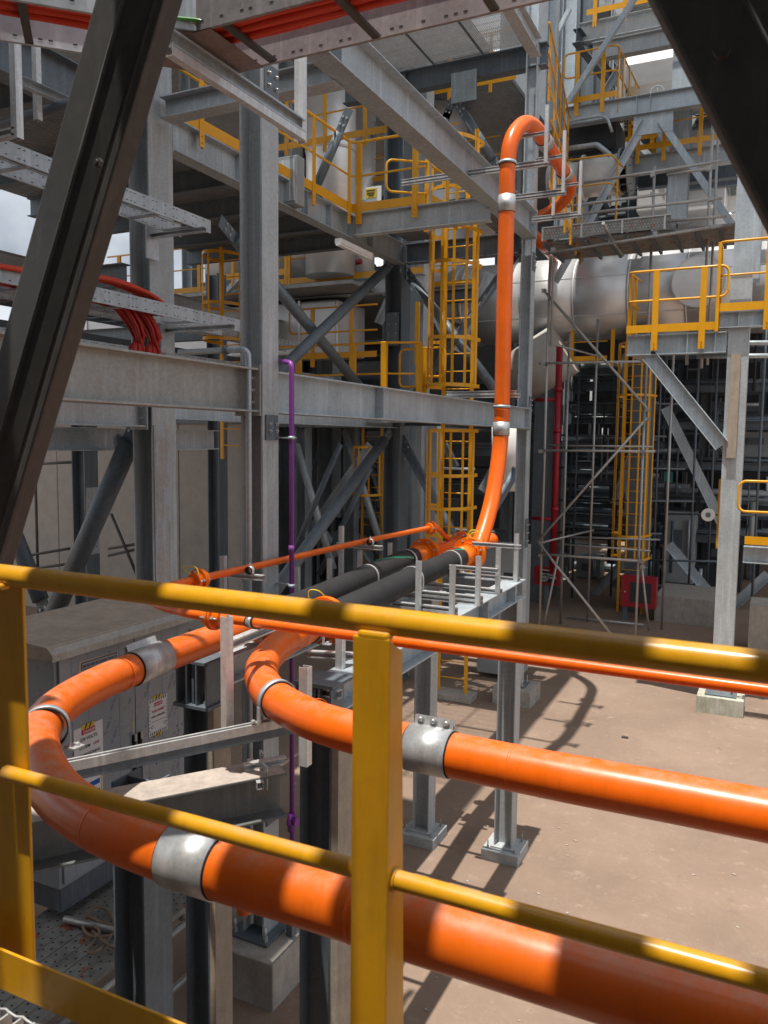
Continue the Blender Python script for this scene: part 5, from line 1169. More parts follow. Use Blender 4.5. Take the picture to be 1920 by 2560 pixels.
# ================================================================== SCAFFOLD TOWER
SY = 19.0
def SP(x, y, Y=SY): return sy(x, y, Y)
x0 = -4.98; x1 = -2.72
def vt(lbl, x, Y, z0, z1): return scaf(lbl, (x, Y, z0), (x, Y, z1), .030)
vt('tall scaffold standard at the left front of the tower', x0, SY, 0, 8.9); vt('scaffold standard at the right front of the tower, lower', x1, SY, 0, 5.7)
vt('scaffold standard at the left rear of the tower', x0+.85, SY+1.5, 0, 7.6); vt('scaffold standard at the right rear of the tower', x1+.4, SY+1.5, 0, 7.0)
vt('inner scaffold standard beside the red pipe', x0+.3, SY+.9, 0, 7.2); vt('long scaffold standard in front of the vessel', SP(1410, 500).x, SY-.1, 5.6, 10.6)
vt('scaffold standard at the far right of the platform', SP(1530, 500).x, SY-.1, 6.2, 12.0); vt('doubled scaffold standard at the far right of the platform', SP(1540, 500).x, SY+.2, 6.3, 12.0)
vt('thin scaffold standard rising beside the riser frames', SP(1200, 500).x, SY-.1, 6.8, 11.2)
scaf('long diagonal scaffold tube falling right from the tower top', SP(1175, 628, SY-.08), SP(1400, 885, SY-.08), .032)
scaf('diagonal scaffold tube rising right across the yellow cage', SP(1160, 1172, SY-.08), SP(1398, 902, SY-.08), .030)
scaf('diagonal scaffold tube falling right near the ground', SP(1163, 1172, SY-.1), SP(1322, 1372, SY-.1), .030)
scaf('leaning scaffold tube at the foot of the tower', SP(1206, 1200, SY+.1), SP(1172, 1365, SY+.1), .028)
scaf('leaning raker tube at the tower right foot', SP(1385, 1215, SY), SP(1402, 1362, SY+.4), .026)
for i, (ya, yb, xa, xb, nm) in enumerate(((785, 780, 1165, 1425, 'top'), (973, 975, 1170, 1415, 'middle'), (1197, 1212, 1172, 1385, 'lower'))):
    scaf('horizontal scaffold ledger on the tower front, %s' % nm, SP(xa, ya, SY-.06), SP(xb, yb, SY-.06), .030)
scaf('horizontal ledger behind the tower, upper', SP(1185, 962, SY+1.5), SP(1410, 965, SY+1.5), .026); scaf('horizontal ledger behind the tower, lower', SP(1205, 1175, SY+1.5), SP(1405, 1190, SY+1.5), .026)
scaf('second horizontal ledger behind the tower, lower', SP(1228, 1160, SY+1.6), SP(1425, 1166, SY+1.6), .026); scaf('bottom ledger near the ground between the tower feet', SP(1225, 1333, SY+1.5), SP(1390, 1350, SY+1.5), .028)
scaf('transom tube at the tower left, upper', (x0, SY, 6.9), (x0+.9, SY+1.6, 6.7)); scaf('transom tube at the tower left, lower', (x0, SY, 2.15), (x0+.9, SY+1.6, 2.35))
for i, (x, y) in enumerate(((1175, 628), (1174, 786), (1168, 975), (1168, 1172), (1168, 1200), (1398, 885), (1398, 905), (1390, 975), (1385, 1212), (1388, 1225))):
    coupler('scaffold coupler clamping tubes on the tower', SP(x, y, SY-.05))
# scaffold platform in front of the vessel top
pz = SP(1400, 520, SY).z
pf = thing('scaffold_platform', 'scaffold platform of perforated boards above the shiny vessel', 'scaffold platform', (-3.5, 20, 9.0))
fa, fb = SP(1180, 517, 17.8), SP(1470, 492, 17.8); fz = (fa.z+fb.z)/2
for i in range(7):
    y0 = 17.9+i*.25; bd = M().box((fa.x-.1, y0, fz-.05), (fb.x+1.2, y0+.235, fz)).build('board', PLANK, pf)
for i in range(9): M().box((fa.x-.1+i*.45, 17.85, fz-.11), (fa.x-.04+i*.45, 19.7, fz-.05)).build('joist', GALVD, pf)
tb = M().box((fa.x-.1, 17.78, fz), (SP(1410, 500, 17.8).x+.35, 17.80, fz+.26)); dm = tb; dm.cur = 1
for i in range(46):
    for j in range(3): dm.sphere((fa.x+i*.062+(j % 2)*.03, 17.778, fz+.07+j*.06), .011, 6)
dm.build('toe_board', [PLANK, STRUT], pf)
for i in range(4): M().box((fa.x-.1+i*.85, 17.76, fz-.02), (fa.x-.06+i*.85, 17.78, fz+.27)).build('end_frame', STRUT, pf)
M().box((fa.x-.1, 17.755, fz+.25), (SP(1410, 500, 17.8).x+.35, 17.785, fz+.275)).build('end_frame', STRUT, pf)
for nm, a_, b_ in (('top guard tube of the scaffold platform', (1215, 402), (1560, 348)), ('second guard tube of the scaffold platform', (1440, 378), (1545, 362)), ('middle guard tube of the scaffold platform', (1180, 452), (1440, 418)), ('lower guard tube of the scaffold platform', (1200, 468), (1560, 428)), ('bearer tube under the scaffold platform', (1180, 548), (1560, 487)), ('bearer tube stub at the platform right', (1440, 478), (1570, 467))):
    scaf(nm, SP(a_[0], a_[1], 17.7), SP(b_[0], b_[1], 17.7), .030)
scaf('open scaffold tube end poking towards the viewer', SP(1303, 482, 16.9), SP(1322, 520, 17.7), .032); scaf('short slanting tube behind the open tube end', SP(1322, 520, 17.8), SP(1345, 552, 19.0), .03)
for i, (x, y) in enumerate(((1410, 378), (1410, 420), (1320, 520), (1415, 505), (1530, 365), (1535, 430), (1540, 490), (1195, 540))): coupler('scaffold coupler clamping tubes near the platform', SP(x, y, 17.72))

# ================================================================== UPPER RIGHT STRUCTURE
UY = 20.0
zu = 12.55
beam('upper right truss beam carrying a yellow railing', (-5.0, UY, zu), (-1.6, UY, zu), .42, .25, GALV, stiff=[.5, .95, 2.0])
beam('high beam at the top right behind the long diagonal', (-4.9, UY+1, 14.9), (-0.6, UY+1, 14.9), .45, .25, GALVC)
beam('second high beam just below at the top right', (-4.5, UY+.6, 14.2), (-0.6, UY+.6, 14.2), .40, .25, GALVC)
beam('lower platform beam in the upper right structure', (-3.6, UY+.8, sy(1480, 325, UY+.8).z), (-1.2, UY+.8, sy(1480, 325, UY+.8).z), .42, .25, GALVC)
beam('lowest platform beam in the upper right structure', (-3.5, UY+1.8, sy(1480, 362, UY+1.8).z), (-1.2, UY+1.8, sy(1480, 362, UY+1.8).z), .4, .25, GALVF)
def ang(lbl, p0, p1, w_=.16): return tag(M().ext([(-w_/2, -.01), (w_/2, -.01), (w_/2, w_*.7), (w_/2-.012, w_*.7), (w_/2-.012, .004), (-w_/2, .004)], p0, p1, (0, -1, 0)).build('angle_brace', GALV), lbl, 'brace')
ang('long angle brace rising to the top of the picture at right', sy(1360, 235, 20.3), sy(1580, -5, 20.3) if False else sy(1395, 10, 20.3) if False else sy(1368, 0, 20.3), .2) if False else None
ang('long angle brace crossing in front of the yellow corner railing', sy(1228, 220, 19.6), sy(1375, -10, 19.6))
ang('left leg of the inverted V brace under the truss beam', sy(1395, 262, UY), sy(1200, 610, UY)); ang('right leg of the inverted V brace under the truss beam', sy(1428, 262, UY), sy(1595, 505, UY))
tag(M().box((sy(1370, 240, UY).x, UY-.015, sy(1400, 290, UY).z), (sy(1455, 240, UY).x, UY+.015, sy(1400, 235, UY).z)).build('gusset_plate', GALV), 'big grey gusset plate at the apex of the inverted V brace', 'plate')
hcol('grey column behind the inverted V brace', sy(1468, 300, 21).x, 21.2, 9.95, 14.0, .45, .45, GALV, base=False, open_y=False)
hcol('tall grey column at the top centre right beside the railings', sy(1232, 100, 25).x, 25.0, 0.0, 22.0, .42, .42, GALV, base=False)
hcol('far column left of the round white spool', sy(1262, 350, 24).x, 24.0, 8.0, 22.0, .45, .4, GALVD, base=False)
railing('yellow corner railing on the upper right truss beam', [(sy(1228, 200, UY-.2).x, UY-.2), (sy(1330, 200, UY-.2).x, UY-.2), (sy(1330, 200, UY-.2).x+.1, UY+2.4)], [.2, .8, 1.3, 1.8, 2.5, 3.2], zu+.02, 1.15, loops=(True, False), post_w=.09, drop=.3)
railing('yellow railing at the very top right of the picture', [(-4.7, UY+.7), (-1.2, UY+.7)], [.2, .9, 1.7, 2.4], 14.95, 1.1, drop=.3, post_w=.09)
railing('yellow railing of the lower platform in the upper right structure', [(-3.55, UY+.6), (-1.4, UY+.6)], [.2, .8, 1.6], sy(1480, 312, UY+.6).z, 1.1, drop=.3, post_w=.09)
railing('brownish yellow railing far behind the white jacketed vessel', [(sy(1340, 160, 27).x, 27), (sy(1460, 160, 27).x, 27)], [.2, 1.0, 1.9], sy(1400, 185, 27).z, 1.1, post_w=.09)
beam('dark beam below the far brownish railing', (sy(1340, 190, 27).x, 27.1, sy(1400, 180, 27).z), (sy(1480, 190, 27).x, 27.1, sy(1400, 180, 27).z), .6, .3, GALVD)
railing('yellow ladder landing rails below the truss beam', [(sy(1345, 280, 24).x, 24), (sy(1420, 280, 24).x, 24)], [.2, .8, 1.4], sy(1400, 300, 24).z, 1.1, post_w=.09)
railing('bent yellow handrail in front of the white spool', [(sy(1215, 400, 18.6).x, 18.6), (sy(1318, 400, 18.6).x, 18.6), (sy(1318, 400, 18.6).x+.1, 19.6)], [1.55], sy(1300, 462, 18.6).z, 1.25, toe=False, post_w=.1)
# white jacketed vessel
jv = thing('jacketed_vessel', 'white padded insulation jacket with round valve at upper right', 'vessel', sy(1450, 170, 25))
jc = sy(1455, 165, 25.5); M().cyl((jc.x-1.4, 25.5, jc.z), (jc.x+1.8, 25.5, jc.z), 1.25, 14, smooth=False).build('jacket', CLADB, jv)
hw = sy(1420, 200, 24.0); M().ring((hw.x, 24.0, hw.z), (hw.x, 23.96, hw.z), .16, .03, 20).bar((hw.x-.17, 23.98, hw.z), (hw.x+.17, 23.98, hw.z), .03, .03).bar((hw.x, 23.98, hw.z-.17), (hw.x, 23.98, hw.z+.17), .03, .03).build('hand_wheel', GALV, jv)
M().box((sy(1420, 240, 26).x, 26, sy(1440, 250, 26).z-4), (sy(1500, 240, 26).x+1.2, 27.5, sy(1440, 250, 26).z)).build('lower_jacket', CLADB, jv)
jw = thing('clad_casing', 'tall silver clad casing behind the right column', 'casing', sy(1600, 400, 24)); c_ = sy(1585, 400, 25.5)
M().cyl((c_.x+.1, 25.8, 8.5), (c_.x+.1, 25.8, 18), 1.3, 40).build('casing_shell', CLAD, jw)
for zz in (9.5, 10.8, 12.1, 13.4): M().ring((c_.x+.1, 25.8, zz), (c_.x+.1, 25.8, zz+.06), 1.301, .02, 40).build('band', CLADB, jw)
jx = thing('insulated_box', 'crumpled silver insulated box below the inverted V brace', 'casing', sy(1430, 430, 23.5)); a_ = sy(1355, 470, 23.5); b_ = sy(1570, 385, 23.5)
M().box((sy(1440, 470, 23.5).x, 23.5, a_.z), (b_.x, 24.8, b_.z+.4)).build('box_shell', CLADB, jx, .03); M().box((sy(1375, 440, 23.4).x, 23.4, sy(1400, 455, 23.4).z), (sy(1440, 400, 23.4).x, 24.4, sy(1400, 400, 23.4).z)).build('side_box', CLADB, jx, .03)
# white spool with flanges
sp2 = thing('white_spool', 'white flanged pipe spool with black bolted ring at upper right', 'pipe spool', sy(1310, 380, 20.5))
s_a, s_b = sy(1265, 385, 20.6), sy(1340, 382, 20.6); s_b.z = s_a.z
M().cyl(s_a, s_b, .46, 40).build('spool_body', WHITEP, sp2); M().ring(s_a-Vector((.05, 0, 0)), s_a, .40, .14, 40).build('flange', WHITEP, sp2)
e_ = s_b+Vector((.22, 0, 0)); M().cyl(s_b, e_, .42, 40).build('rubber_bellows', GASKET, sp2)
for q in (s_b, e_): M().cyl(q, q+Vector((.05, 0, 0)), .58, 40).build('flange', GREYM, sp2)
for k in range(16):
    an = k*math.pi/8; M().cyl(s_b+Vector((-.03, .53*math.cos(an), .53*math.sin(an))), e_+Vector((.12, .53*math.cos(an), .53*math.sin(an))), .018, 6).build('tie_bolt', GALVD, sp2)
tag(M().cyl(s_a-Vector((.9, 0, 0)), s_a-Vector((.12, 0, 0)), .40, 30).build('white_pipe', WHITEP), 'white pipe end left of the flanged spool', 'pipe')
# dark hood
hd = thing('hood', 'dark rounded equipment hood under the truss beam', 'equipment', sy(1260, 280, 19.5))
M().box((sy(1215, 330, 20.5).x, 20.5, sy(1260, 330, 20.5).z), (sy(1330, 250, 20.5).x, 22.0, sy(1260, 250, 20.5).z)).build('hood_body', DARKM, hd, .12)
M().tube(arc([sy(1218, 300, 19.8), sy(1222, 262, 19.8), sy(1310, 248, 19.8), sy(1322, 285, 19.8)], .25, 6), .035, 10).build('conduit_loop', GALV, hd); M().tube(arc([sy(1218, 322, 19.8), sy(1290, 312, 19.8), sy(1318, 335, 19.8)], .15, 6), .06, 8).build('tray_loop', GALV, hd)
for i, (x, y, w_, h_) in enumerate(((1355, 150, .7, 1.0), (1425, 105, .8, .5), (1390, 115, .5, .3), (1362, 290, .7, .9))):
    q = sy(x, y, 38); tag(M().box((q.x-w_, 38, q.z-h_), (q.x+w_, 39, q.z+h_)).build('blue_cladding', BLUES), 'bright blue cladding patch far behind the upper right structure', 'cladding', 'bright blue cladding patches')
deck('high grating floor of the upper right structure, front', (-5.0, 20.3), (-0.8, 21.6), 12.62, .05, DECKY); deck('top grating floor of the upper right structure', (-4.9, 25.0), (0.5, 34.0), 14.97, .06, DECKY)
deck('roof deck over the shaded process bay', (-4.5, 24.8), (14, 40), 10.3, .1, DECKY)
deck('high added shade roof over the vessel bay, far right', (-6.0, 25.5), (14, 40.0), 17.5, .1, DECKY)  # added roof for shade, trimmed so sun still reaches the vessel
tag(M().box((-.2, 17, 7.9), (1.5, 17.3, 20)).build('cable_ladder', TRAYM), 'vertical cable riser at the far right edge', 'cable tray')

deck('narrow unseen shade strip added over the scaffold tower', (-7.0, 15.6), (-0.2, 19.8), 17.6, .1, DECKY)  # unseen strip added to shade the red pipe and cabinets below
# ================================================================== PROCESS BAY BACKGROUND (shaded)
bw = M().box((-9.0, 38.0, 0), (40, 38.3, 10.2)); tag(bw.build('bay_back_wall', paint('shade_dark_wall', (0.035, 0.036, 0.04), rough=.8, coat=0)), 'dark back wall of the shaded process bay', 'wall')  # near-black wall stands in for the deep shade of the bay
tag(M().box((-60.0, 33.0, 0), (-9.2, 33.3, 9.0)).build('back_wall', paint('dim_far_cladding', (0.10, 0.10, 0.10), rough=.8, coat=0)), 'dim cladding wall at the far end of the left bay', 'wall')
rng = random.Random(11)
names = ['first', 'second', 'third', 'fourth', 'fifth', 'sixth', 'seventh', 'eighth', 'ninth', 'tenth']
for i, x in enumerate((1225, 1300, 1385, 1448, 1520, 1640)):
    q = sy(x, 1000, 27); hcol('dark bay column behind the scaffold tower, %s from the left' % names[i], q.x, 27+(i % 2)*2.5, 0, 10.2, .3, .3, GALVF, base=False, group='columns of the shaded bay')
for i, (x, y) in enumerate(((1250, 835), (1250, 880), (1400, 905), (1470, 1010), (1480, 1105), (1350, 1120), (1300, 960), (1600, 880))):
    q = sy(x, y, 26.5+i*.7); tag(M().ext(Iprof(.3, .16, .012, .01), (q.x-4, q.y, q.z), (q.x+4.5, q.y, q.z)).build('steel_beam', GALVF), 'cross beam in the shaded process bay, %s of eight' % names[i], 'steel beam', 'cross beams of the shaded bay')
for i in range(26):
    y_ = 800+i*20+rng.uniform(-6, 6); q = sy(rng.uniform(1220, 1600), y_, 25+rng.uniform(0, 9)); L_ = rng.uniform(1.2, 4.5)
    tag(M().cyl((q.x-L_/2, q.y, max(.2, q.z)), (q.x+L_/2, q.y, max(.2, q.z)), rng.choice((.03, .04, .06, .1)), 10).build('process_pipe', rng.choice((GALVF, GALV, GREYM))), 'thin horizontal process pipe deep in the shaded bay', 'pipe', 'horizontal pipes of the shaded bay')
for i in range(18):
    q = sy(rng.uniform(1220, 1650), 1100, 25+rng.uniform(0, 9)); z0 = rng.uniform(0, 3)
    tag(M().cyl((q.x, q.y, z0), (q.x, q.y, z0+rng.uniform(1.5, 5)), rng.choice((.03, .05, .08)), 10).build('process_pipe', rng.choice((GALVF, GREYM))), 'thin vertical process pipe deep in the shaded bay', 'pipe', 'vertical pipes of the shaded bay')
for i, (x, y, w_, h_) in enumerate(((1390, 1230, .5, .7), (1470, 1180, .45, 1.1), (1500, 1250, .35, .5), (1440, 1060, .7, .25), (1560, 1200, .6, .5), (1275, 1230, .4, .5), (1620, 1060, .8, .6), (1640, 960, .7, .4))):
    q = sy(x, y, 26+i*.3); z0_ = 0 if i in (0, 2, 4, 5) else max(0, q.z-h_)
    t = thing('equipment_skid', 'dark boxy equipment in the shaded bay, item %s' % names[i], 'equipment', (q.x, q.y, z0_), 'equipment in the shaded bay')
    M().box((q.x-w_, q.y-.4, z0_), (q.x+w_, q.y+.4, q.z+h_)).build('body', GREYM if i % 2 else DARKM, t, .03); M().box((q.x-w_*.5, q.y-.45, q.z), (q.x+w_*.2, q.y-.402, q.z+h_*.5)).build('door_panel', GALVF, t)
    M().cyl((q.x+w_*.6, q.y-.5, q.z-h_*.3), (q.x+w_*.6, q.y-.5, q.z+h_*.8), .05, 10).build('side_pipe', GALV, t)
brp = [((1438, 880), (1560, 1130), 'falling right behind the cage'), ((1408, 865), (1330, 1090), 'falling left behind the cage'), ((1400, 1160), (1240, 1330), 'rising right near the bay floor'), ((1445, 1175), (1558, 1310), 'falling right near the bay floor'), ((1560, 1330), (1659, 1240), 'rising right past the right column')]
for (a_, b_, nm) in brp: ang('dark angle brace in the shaded bay '+nm, sy(a_[0], a_[1], 24.3), sy(b_[0], b_[1], 24.3), .26)
PIPEM = (GALVF, GALVD, DARKM, GREYM)
def rackset(nm, px0, px1, Y, zs, k, grp, seed, yd=1.6):
    rr = random.Random(seed); xa, xb = sy(px0, 1000, Y).x, sy(px1, 1000, Y).x
    for zi, z in enumerate(zs):
        t = thing('pipe_rack_tier', 'tier of parallel pipes %s' % nm, 'pipe rack', (xa, Y, z), grp)
        M().ext(Iprof(.22, .16), (xa, Y, z), (xb, Y, z)).build('front_beam', GALVF, t); M().ext(Iprof(.22, .16), (xa, Y+yd, z), (xb, Y+yd, z)).build('rear_beam', GALVF, t)
        for i in range(4):
            x = xa+(xb-xa)*(i+.5)/4; M().ext(Iprof(.16, .12), (x, Y+.08, z), (x, Y+yd-.08, z)).build('cross_member', GALVF, t)
        for i in range(k):
            y = Y+.12+(yd-.24)*i/k+rr.uniform(0, .08); r_ = rr.choice((.03, .045, .06, .09)); u = rr.uniform(0, .25); v = rr.uniform(.7, 1)
            M().cyl((xa+(xb-xa)*u, y, z+.12+r_), (xa+(xb-xa)*v, y, z+.12+r_), r_, 10).build('pipe', rr.choice(PIPEM), t)
        for i in range(3):
            x = xa+(xb-xa)*rr.random(); M().cyl((x, Y-.12, z-1.1), (x, Y-.12, z+.5), rr.choice((.025, .04)), 8).build('drop_pipe', rr.choice(PIPEM), t)
rackset('deep in the shaded bay, left half', 1180, 1420, 25.0, (2.2, 3.4, 4.5, 5.6, 6.7), 5, 'pipe rack tiers of the left half of the bay', 1)
rackset('deep in the shaded bay, right half', 1425, 1700, 26.0, (1.7, 2.9, 3.9, 5.1, 6.2, 7.2), 6, 'pipe rack tiers of the right half of the bay', 2)
rackset('at the very back of the shaded bay', 1180, 1700, 31.0, (1.2, 2.6, 4.1, 5.4, 6.6), 6, 'pipe rack tiers at the back of the bay', 3)
rackset('in the dark lower bay behind the middle columns', 350, 1060, 20.0, (2.0, 3.3, 4.3), 6, 'pipe rack tiers behind the middle columns', 4)
rackset('in the bay behind the lower walkway', 380, 860, 19.0, (6.0, 6.9), 5, 'pipe rack tiers behind the walkway', 5)
rackset('high behind the middle platform', 420, 830, 22.0, (9.6, 10.8, 12.2), 5, 'pipe rack tiers behind the platform', 6)
for i, (x, Y_, z0, z1) in enumerate(((1195, 22.8, 0, 7), (1245, 23.5, 0, 6.9), (1330, 24.2, 0, 8), (1420, 24, 0, 8), (1500, 23.8, 0, 8), (1540, 24.5, 0, 8), (1640, 22, 0, 8))):
    scaf('shaded scaffold standard behind the tower, %s from the left' % names[i], (sy(x, 1000, Y_).x, Y_, z0), (sy(x, 1000, Y_).x, Y_, z1), .032, mat=GALVF)  # darker steel than the front tubes, standing in for shade
for i, (y, xa, xb, Y_) in enumerate(((1150, 1180, 1430, 23.6), (1080, 1190, 1500, 23.7), (1010, 1200, 1480, 23.6), (940, 1185, 1440, 23.8), (870, 1230, 1500, 23.7), (1210, 1400, 1560, 23.6), (1110, 1430, 1659, 23.9))):
    scaf('shaded scaffold ledger behind the tower, %s listed downwards' % names[i], sy(xa, y, Y_), sy(xb, y+3, Y_), .03, mat=GALVF)  # shade put into these ledgers by the same dark steel
# upper right clutter
rackset('in the upper right structure behind the truss', 1240, 1600, 23.5, (11.4, 13.4), 5, 'upper right pipe tiers', 7, 1.2)
for i, (xa, ya, xb, yb, Y_) in enumerate(((1240, 300, 1330, 420, 22), (1330, 250, 1270, 330, 22.5), (1350, 130, 1290, 230, 22), (1260, 60, 1340, 140, 23), (1370, 300, 1440, 380, 22.4), (1500, 250, 1450, 340, 22.8), (1180, 120, 1230, 20, 22))):
    ang('small brace in the upper right structure, %s of seven' % names[i], sy(xa, ya, Y_), sy(xb, yb, Y_), .16)
beam('dark beam under the top right platform corner', sy(1245, 60, 20.6), sy(1350, 200, 24), .35, .2, GALVF)
railing('slim yellow railing between the truss and the high beam', [(sy(1350, 150, 24.5).x, 24.5), (sy(1450, 150, 24.5).x, 24.5)], [.2, 1.0, 1.9], sy(1400, 150, 24.5).z, 1.1, post_w=.09)
hcol('narrow column at the top right beside the railings', sy(1195, 50, 17).x, 17.0, 11.0, 20.0, .2, .2, GALV, base=False)
hcol('medium column behind the high railings at the top right', sy(1340, 100, 23).x, 23.0, 11.0, 16.0, .3, .3, GALVC, base=False)
for i, (y0, z_, xw) in enumerate(((16.2, 8.15, 9.0), (19.0, 11.15, 8.6), (21.5, 8.9, 8.0), (24.0, 12.6, 7.6))):
    xa = -7.0-i*.3
    railing('far yellow railing behind the platform, %s of four from the front' % names[i], [(xa-xw, y0), (xa, y0)], [.4+1.3*k for k in range(6)], z_, 1.1, post_w=.1, rn=8)
    beam('edge beam of the far floor behind the platform, %s of four from the front' % names[i], (xa-xw, y0+.1, z_), (xa, y0+.1, z_), .34, .2, GALVC)
for i, (x_, y_) in enumerate(((-8.6, 18), (-9.8, 22), (-7.6, 24.5), (-11.5, 19), (-13.5, 16.5))): hcol('column in the far left structure, %s of five listed' % names[i], x_, y_, 0, 14.3, .32, .32, (GALV, GALVF)[i % 2], base=False)
for i, (xa, ya, xb, yb, Y_) in enumerate(((610, 330, 700, 180, 17), (760, 180, 820, 300, 19), (730, 330, 800, 220, 20), (560, 270, 640, 190, 18), (880, 560, 820, 700, 17), (900, 590, 960, 720, 18), (1060, 590, 990, 760, 18), (420, 700, 520, 600, 15))):
    ang('bright angle brace behind the platform, %s of eight listed' % names[i], sy(xa, ya, Y_), sy(xb, yb, Y_), .17)
for i, (x_, y_) in enumerate(((-9.0, 6.0), (-9.0, 9.5), (-9.4, 13.0))): beam('far left cross beam against the sky, %s from the front' % names[i], (-22, y_, 7.55-i*.35), (x_, y_, 7.55-i*.35), .34, .2, GALVD)
beam('far left long beam against the sky', (-10.5, 2, 7.3), (-10.5, 20, 7.3), .4, .2, GALVC)
t = thing('roof_shed', 'pale pitched roof beyond the left trays', 'building', (-20, 20, 5)); M().add([(-40, 18, 5.2), (-12, 18, 5.2), (-12, 24, 7.4), (-40, 24, 7.4), (-40, 18, 5.1), (-12, 18, 5.1), (-12, 24, 7.3), (-40, 24, 7.3)], [(0, 1, 2, 3), (7, 6, 5, 4), (0, 4, 5, 1), (1, 5, 6, 2), (2, 6, 7, 3), (3, 7, 4, 0)]).build('roof', GALVC, t); M().box((-40, 18.2, 0), (-12.2, 23.8, 5.1)).build('wall', GREYM, t)
for i, (xa, ya, xb, yb, Y_) in enumerate(((615, 1240, 735, 960, 15.0), (640, 960, 720, 1230, 15.6), (690, 1240, 800, 1010, 16.2), (745, 930, 830, 1200, 16.8), (830, 1240, 930, 960, 17.4), (880, 1240, 800, 1000, 18), (560, 1200, 600, 960, 15.5), (420, 1000, 480, 1200, 16))):
    tag(M().cyl(sy(xa, ya, Y_), sy(xb, yb, Y_), .065+.02*(i % 2), 14).build('brace_tube', (GALVD, GALV)[i % 2]), 'sloping brace tube in the lower middle bay, %s of eight listed left to right' % names[i], 'brace')
for i, (x_, Y_) in enumerate(((655, 16.4), (760, 17.8), (935, 16.0), (560, 15.4))): hcol('grey column in the lower middle bay, %s of four listed' % names[i], sy(x_, 1000, Y_).x, Y_, 0, 4.9, .3, .3, GALV, base=False)
bw2 = tag(M().box((-12, 36.0, 10.4), (16, 36.3, 24)).build('background_casing', paint('grey_far_casing', (0.20, 0.215, 0.23), rough=.6, coat=0)), 'grey casing wall high behind the upper right structure', 'wall')
rackset('high in the upper right background', 1170, 1659, 29.5, (12.3, 14.0, 15.7, 17.4), 5, 'upper right background tiers', 9, 1.6)
for i, (y0, z_, xa, xb) in enumerate(((27.5, 13.2, -6.5, -1.5), (28.5, 15.8, -6.5, 0), (27.0, 17.6, -6.2, 0), (24.6, 14.0, -3.9, -1.0), (22.6, 16.8, -5.0, -.8))):
    railing('yellow railing in the upper right background, %s of five listed' % names[i], [(xa, y0), (xb, y0)], [.3+1.1*k for k in range(int((xb-xa)/1.1))], z_, 1.1, post_w=.11, rn=8)
    beam('beam under the upper right background railing, %s of five listed' % names[i], (xa, y0+.1, z_), (xb, y0+.1, z_), .42, .2, (GALVC, GALV)[i % 2])
for i, (x_, Y_, z0, z1) in enumerate(((1290, 27.2, 8, 24), (1375, 27.6, 8, 24), (1440, 28, 8, 24), (1210, 26.8, 8, 24), (1330, 24.2, 12.5, 20))): hcol('column of the upper right background, %s of five listed' % names[i], sy(x_, 200, Y_).x, Y_, z0, z1, .34, .34, (GALVC, GALVF)[i % 2], base=False)
for i, (xa, ya, xb, yb, Y_) in enumerate(((1215, 140, 1275, 20, 26), (1380, 210, 1330, 120, 26.4), (1300, 60, 1365, 130, 26.6), (1455, 330, 1400, 240, 23.2), (1240, 420, 1300, 330, 23.0))): ang('brace of the upper right background, %s of five listed' % names[i], sy(xa, ya, Y_), sy(xb, yb, Y_), .2)
# pale panels painted in as light gaps and sunlit things beyond
for i, (x, y, w_, h_) in enumerate(((1655, 1000, .55, .6), (1648, 1040, .7, .8), (1450, 1030, .35, .5), (1425, 1055, .3, .25))):
    q = sy(x, y, 36.5); tag(M().box((q.x-w_, 36.5, q.z-h_), (q.x+w_, 36.7, q.z+h_)).build('light_gap_panel', WHITEP if i < 2 else paint('teal_panel', (.10, .42, .38))), ('white' if i < 2 else 'teal')+' panel painted in as a light gap at the back of the shaded bay', 'panel', 'panels at the back of the bay')
# red pipe, red cabinets
rp_ = thing('red_pipe', 'vertical dark red fire pipe left of the yellow cage', 'pipe', (sy(1205, 1000, 21).x, 21, 0))
a_, b_ = sy(1208, 780, 21), sy(1195, 1240, 21); M().cyl((a_.x, 21, b_.z), (a_.x, 21, a_.z+.4), .085, 18).build('pipe_run', REDP, rp_)
for y in (840, 930, 1100): q = sy(1205, y, 21); M().cyl((a_.x, 21, q.z-.06), (a_.x, 21, q.z+.06), .11, 18).build('coupling', REDP, rp_)
M().cyl((a_.x-.6, 21, sy(1200, 863, 21).z), (a_.x, 21, sy(1200, 863, 21).z), .05, 12).build('branch', REDP, rp_); M().cyl((a_.x-.6, 21, sy(1200, 1122, 21).z), (a_.x, 21, sy(1200, 1122, 21).z), .05, 12).build('branch', REDP, rp_)
tag(M().cyl(sy(690, 578, 17), sy(780, 565, 17), .06, 12).build('red_pipe', REDP), 'red pipe far behind the middle platform', 'pipe')
fx = sy(1181, 1245, 21.2); t = thing('fire_inlet_box', 'red box reading DRY RISER BREECHING INLET on a post', 'cabinet', (fx.x, 21.2, 0))
M().box((fx.x-.36, 21.2, fx.z-.24), (fx.x+.36, 21.45, fx.z+.24)).build('box', REDP, t, .01); M().box((fx.x-.06, 21.25, 0), (fx.x+.04, 21.35, fx.z-.24)).build('stand', GALVD, t)
M().box((fx.x-.22, 21.194, fx.z-.17), (fx.x+.26, 21.198, fx.z+.13)).build('black_plate', INK, t)
for k, s_ in enumerate(('DRY RISER', 'BREECHING', 'INLET')): text(s_, (fx.x-.19, 21.19, fx.z+.03-k*.085), (1, 0, 0), (0, 0, 1), .085, PAPER, t, align='LEFT')
M().box((fx.x-.16, 21.194, fx.z+.155), (fx.x+.10, 21.198, fx.z+.18)).build('white_strip', PAPER, t)
fx = sy(1380, 1280, 21.0); t = thing('fire_hose_cabinet', 'red fire hose cabinet on a post behind the yellow ladder', 'cabinet', (fx.x, 21.0, 0))
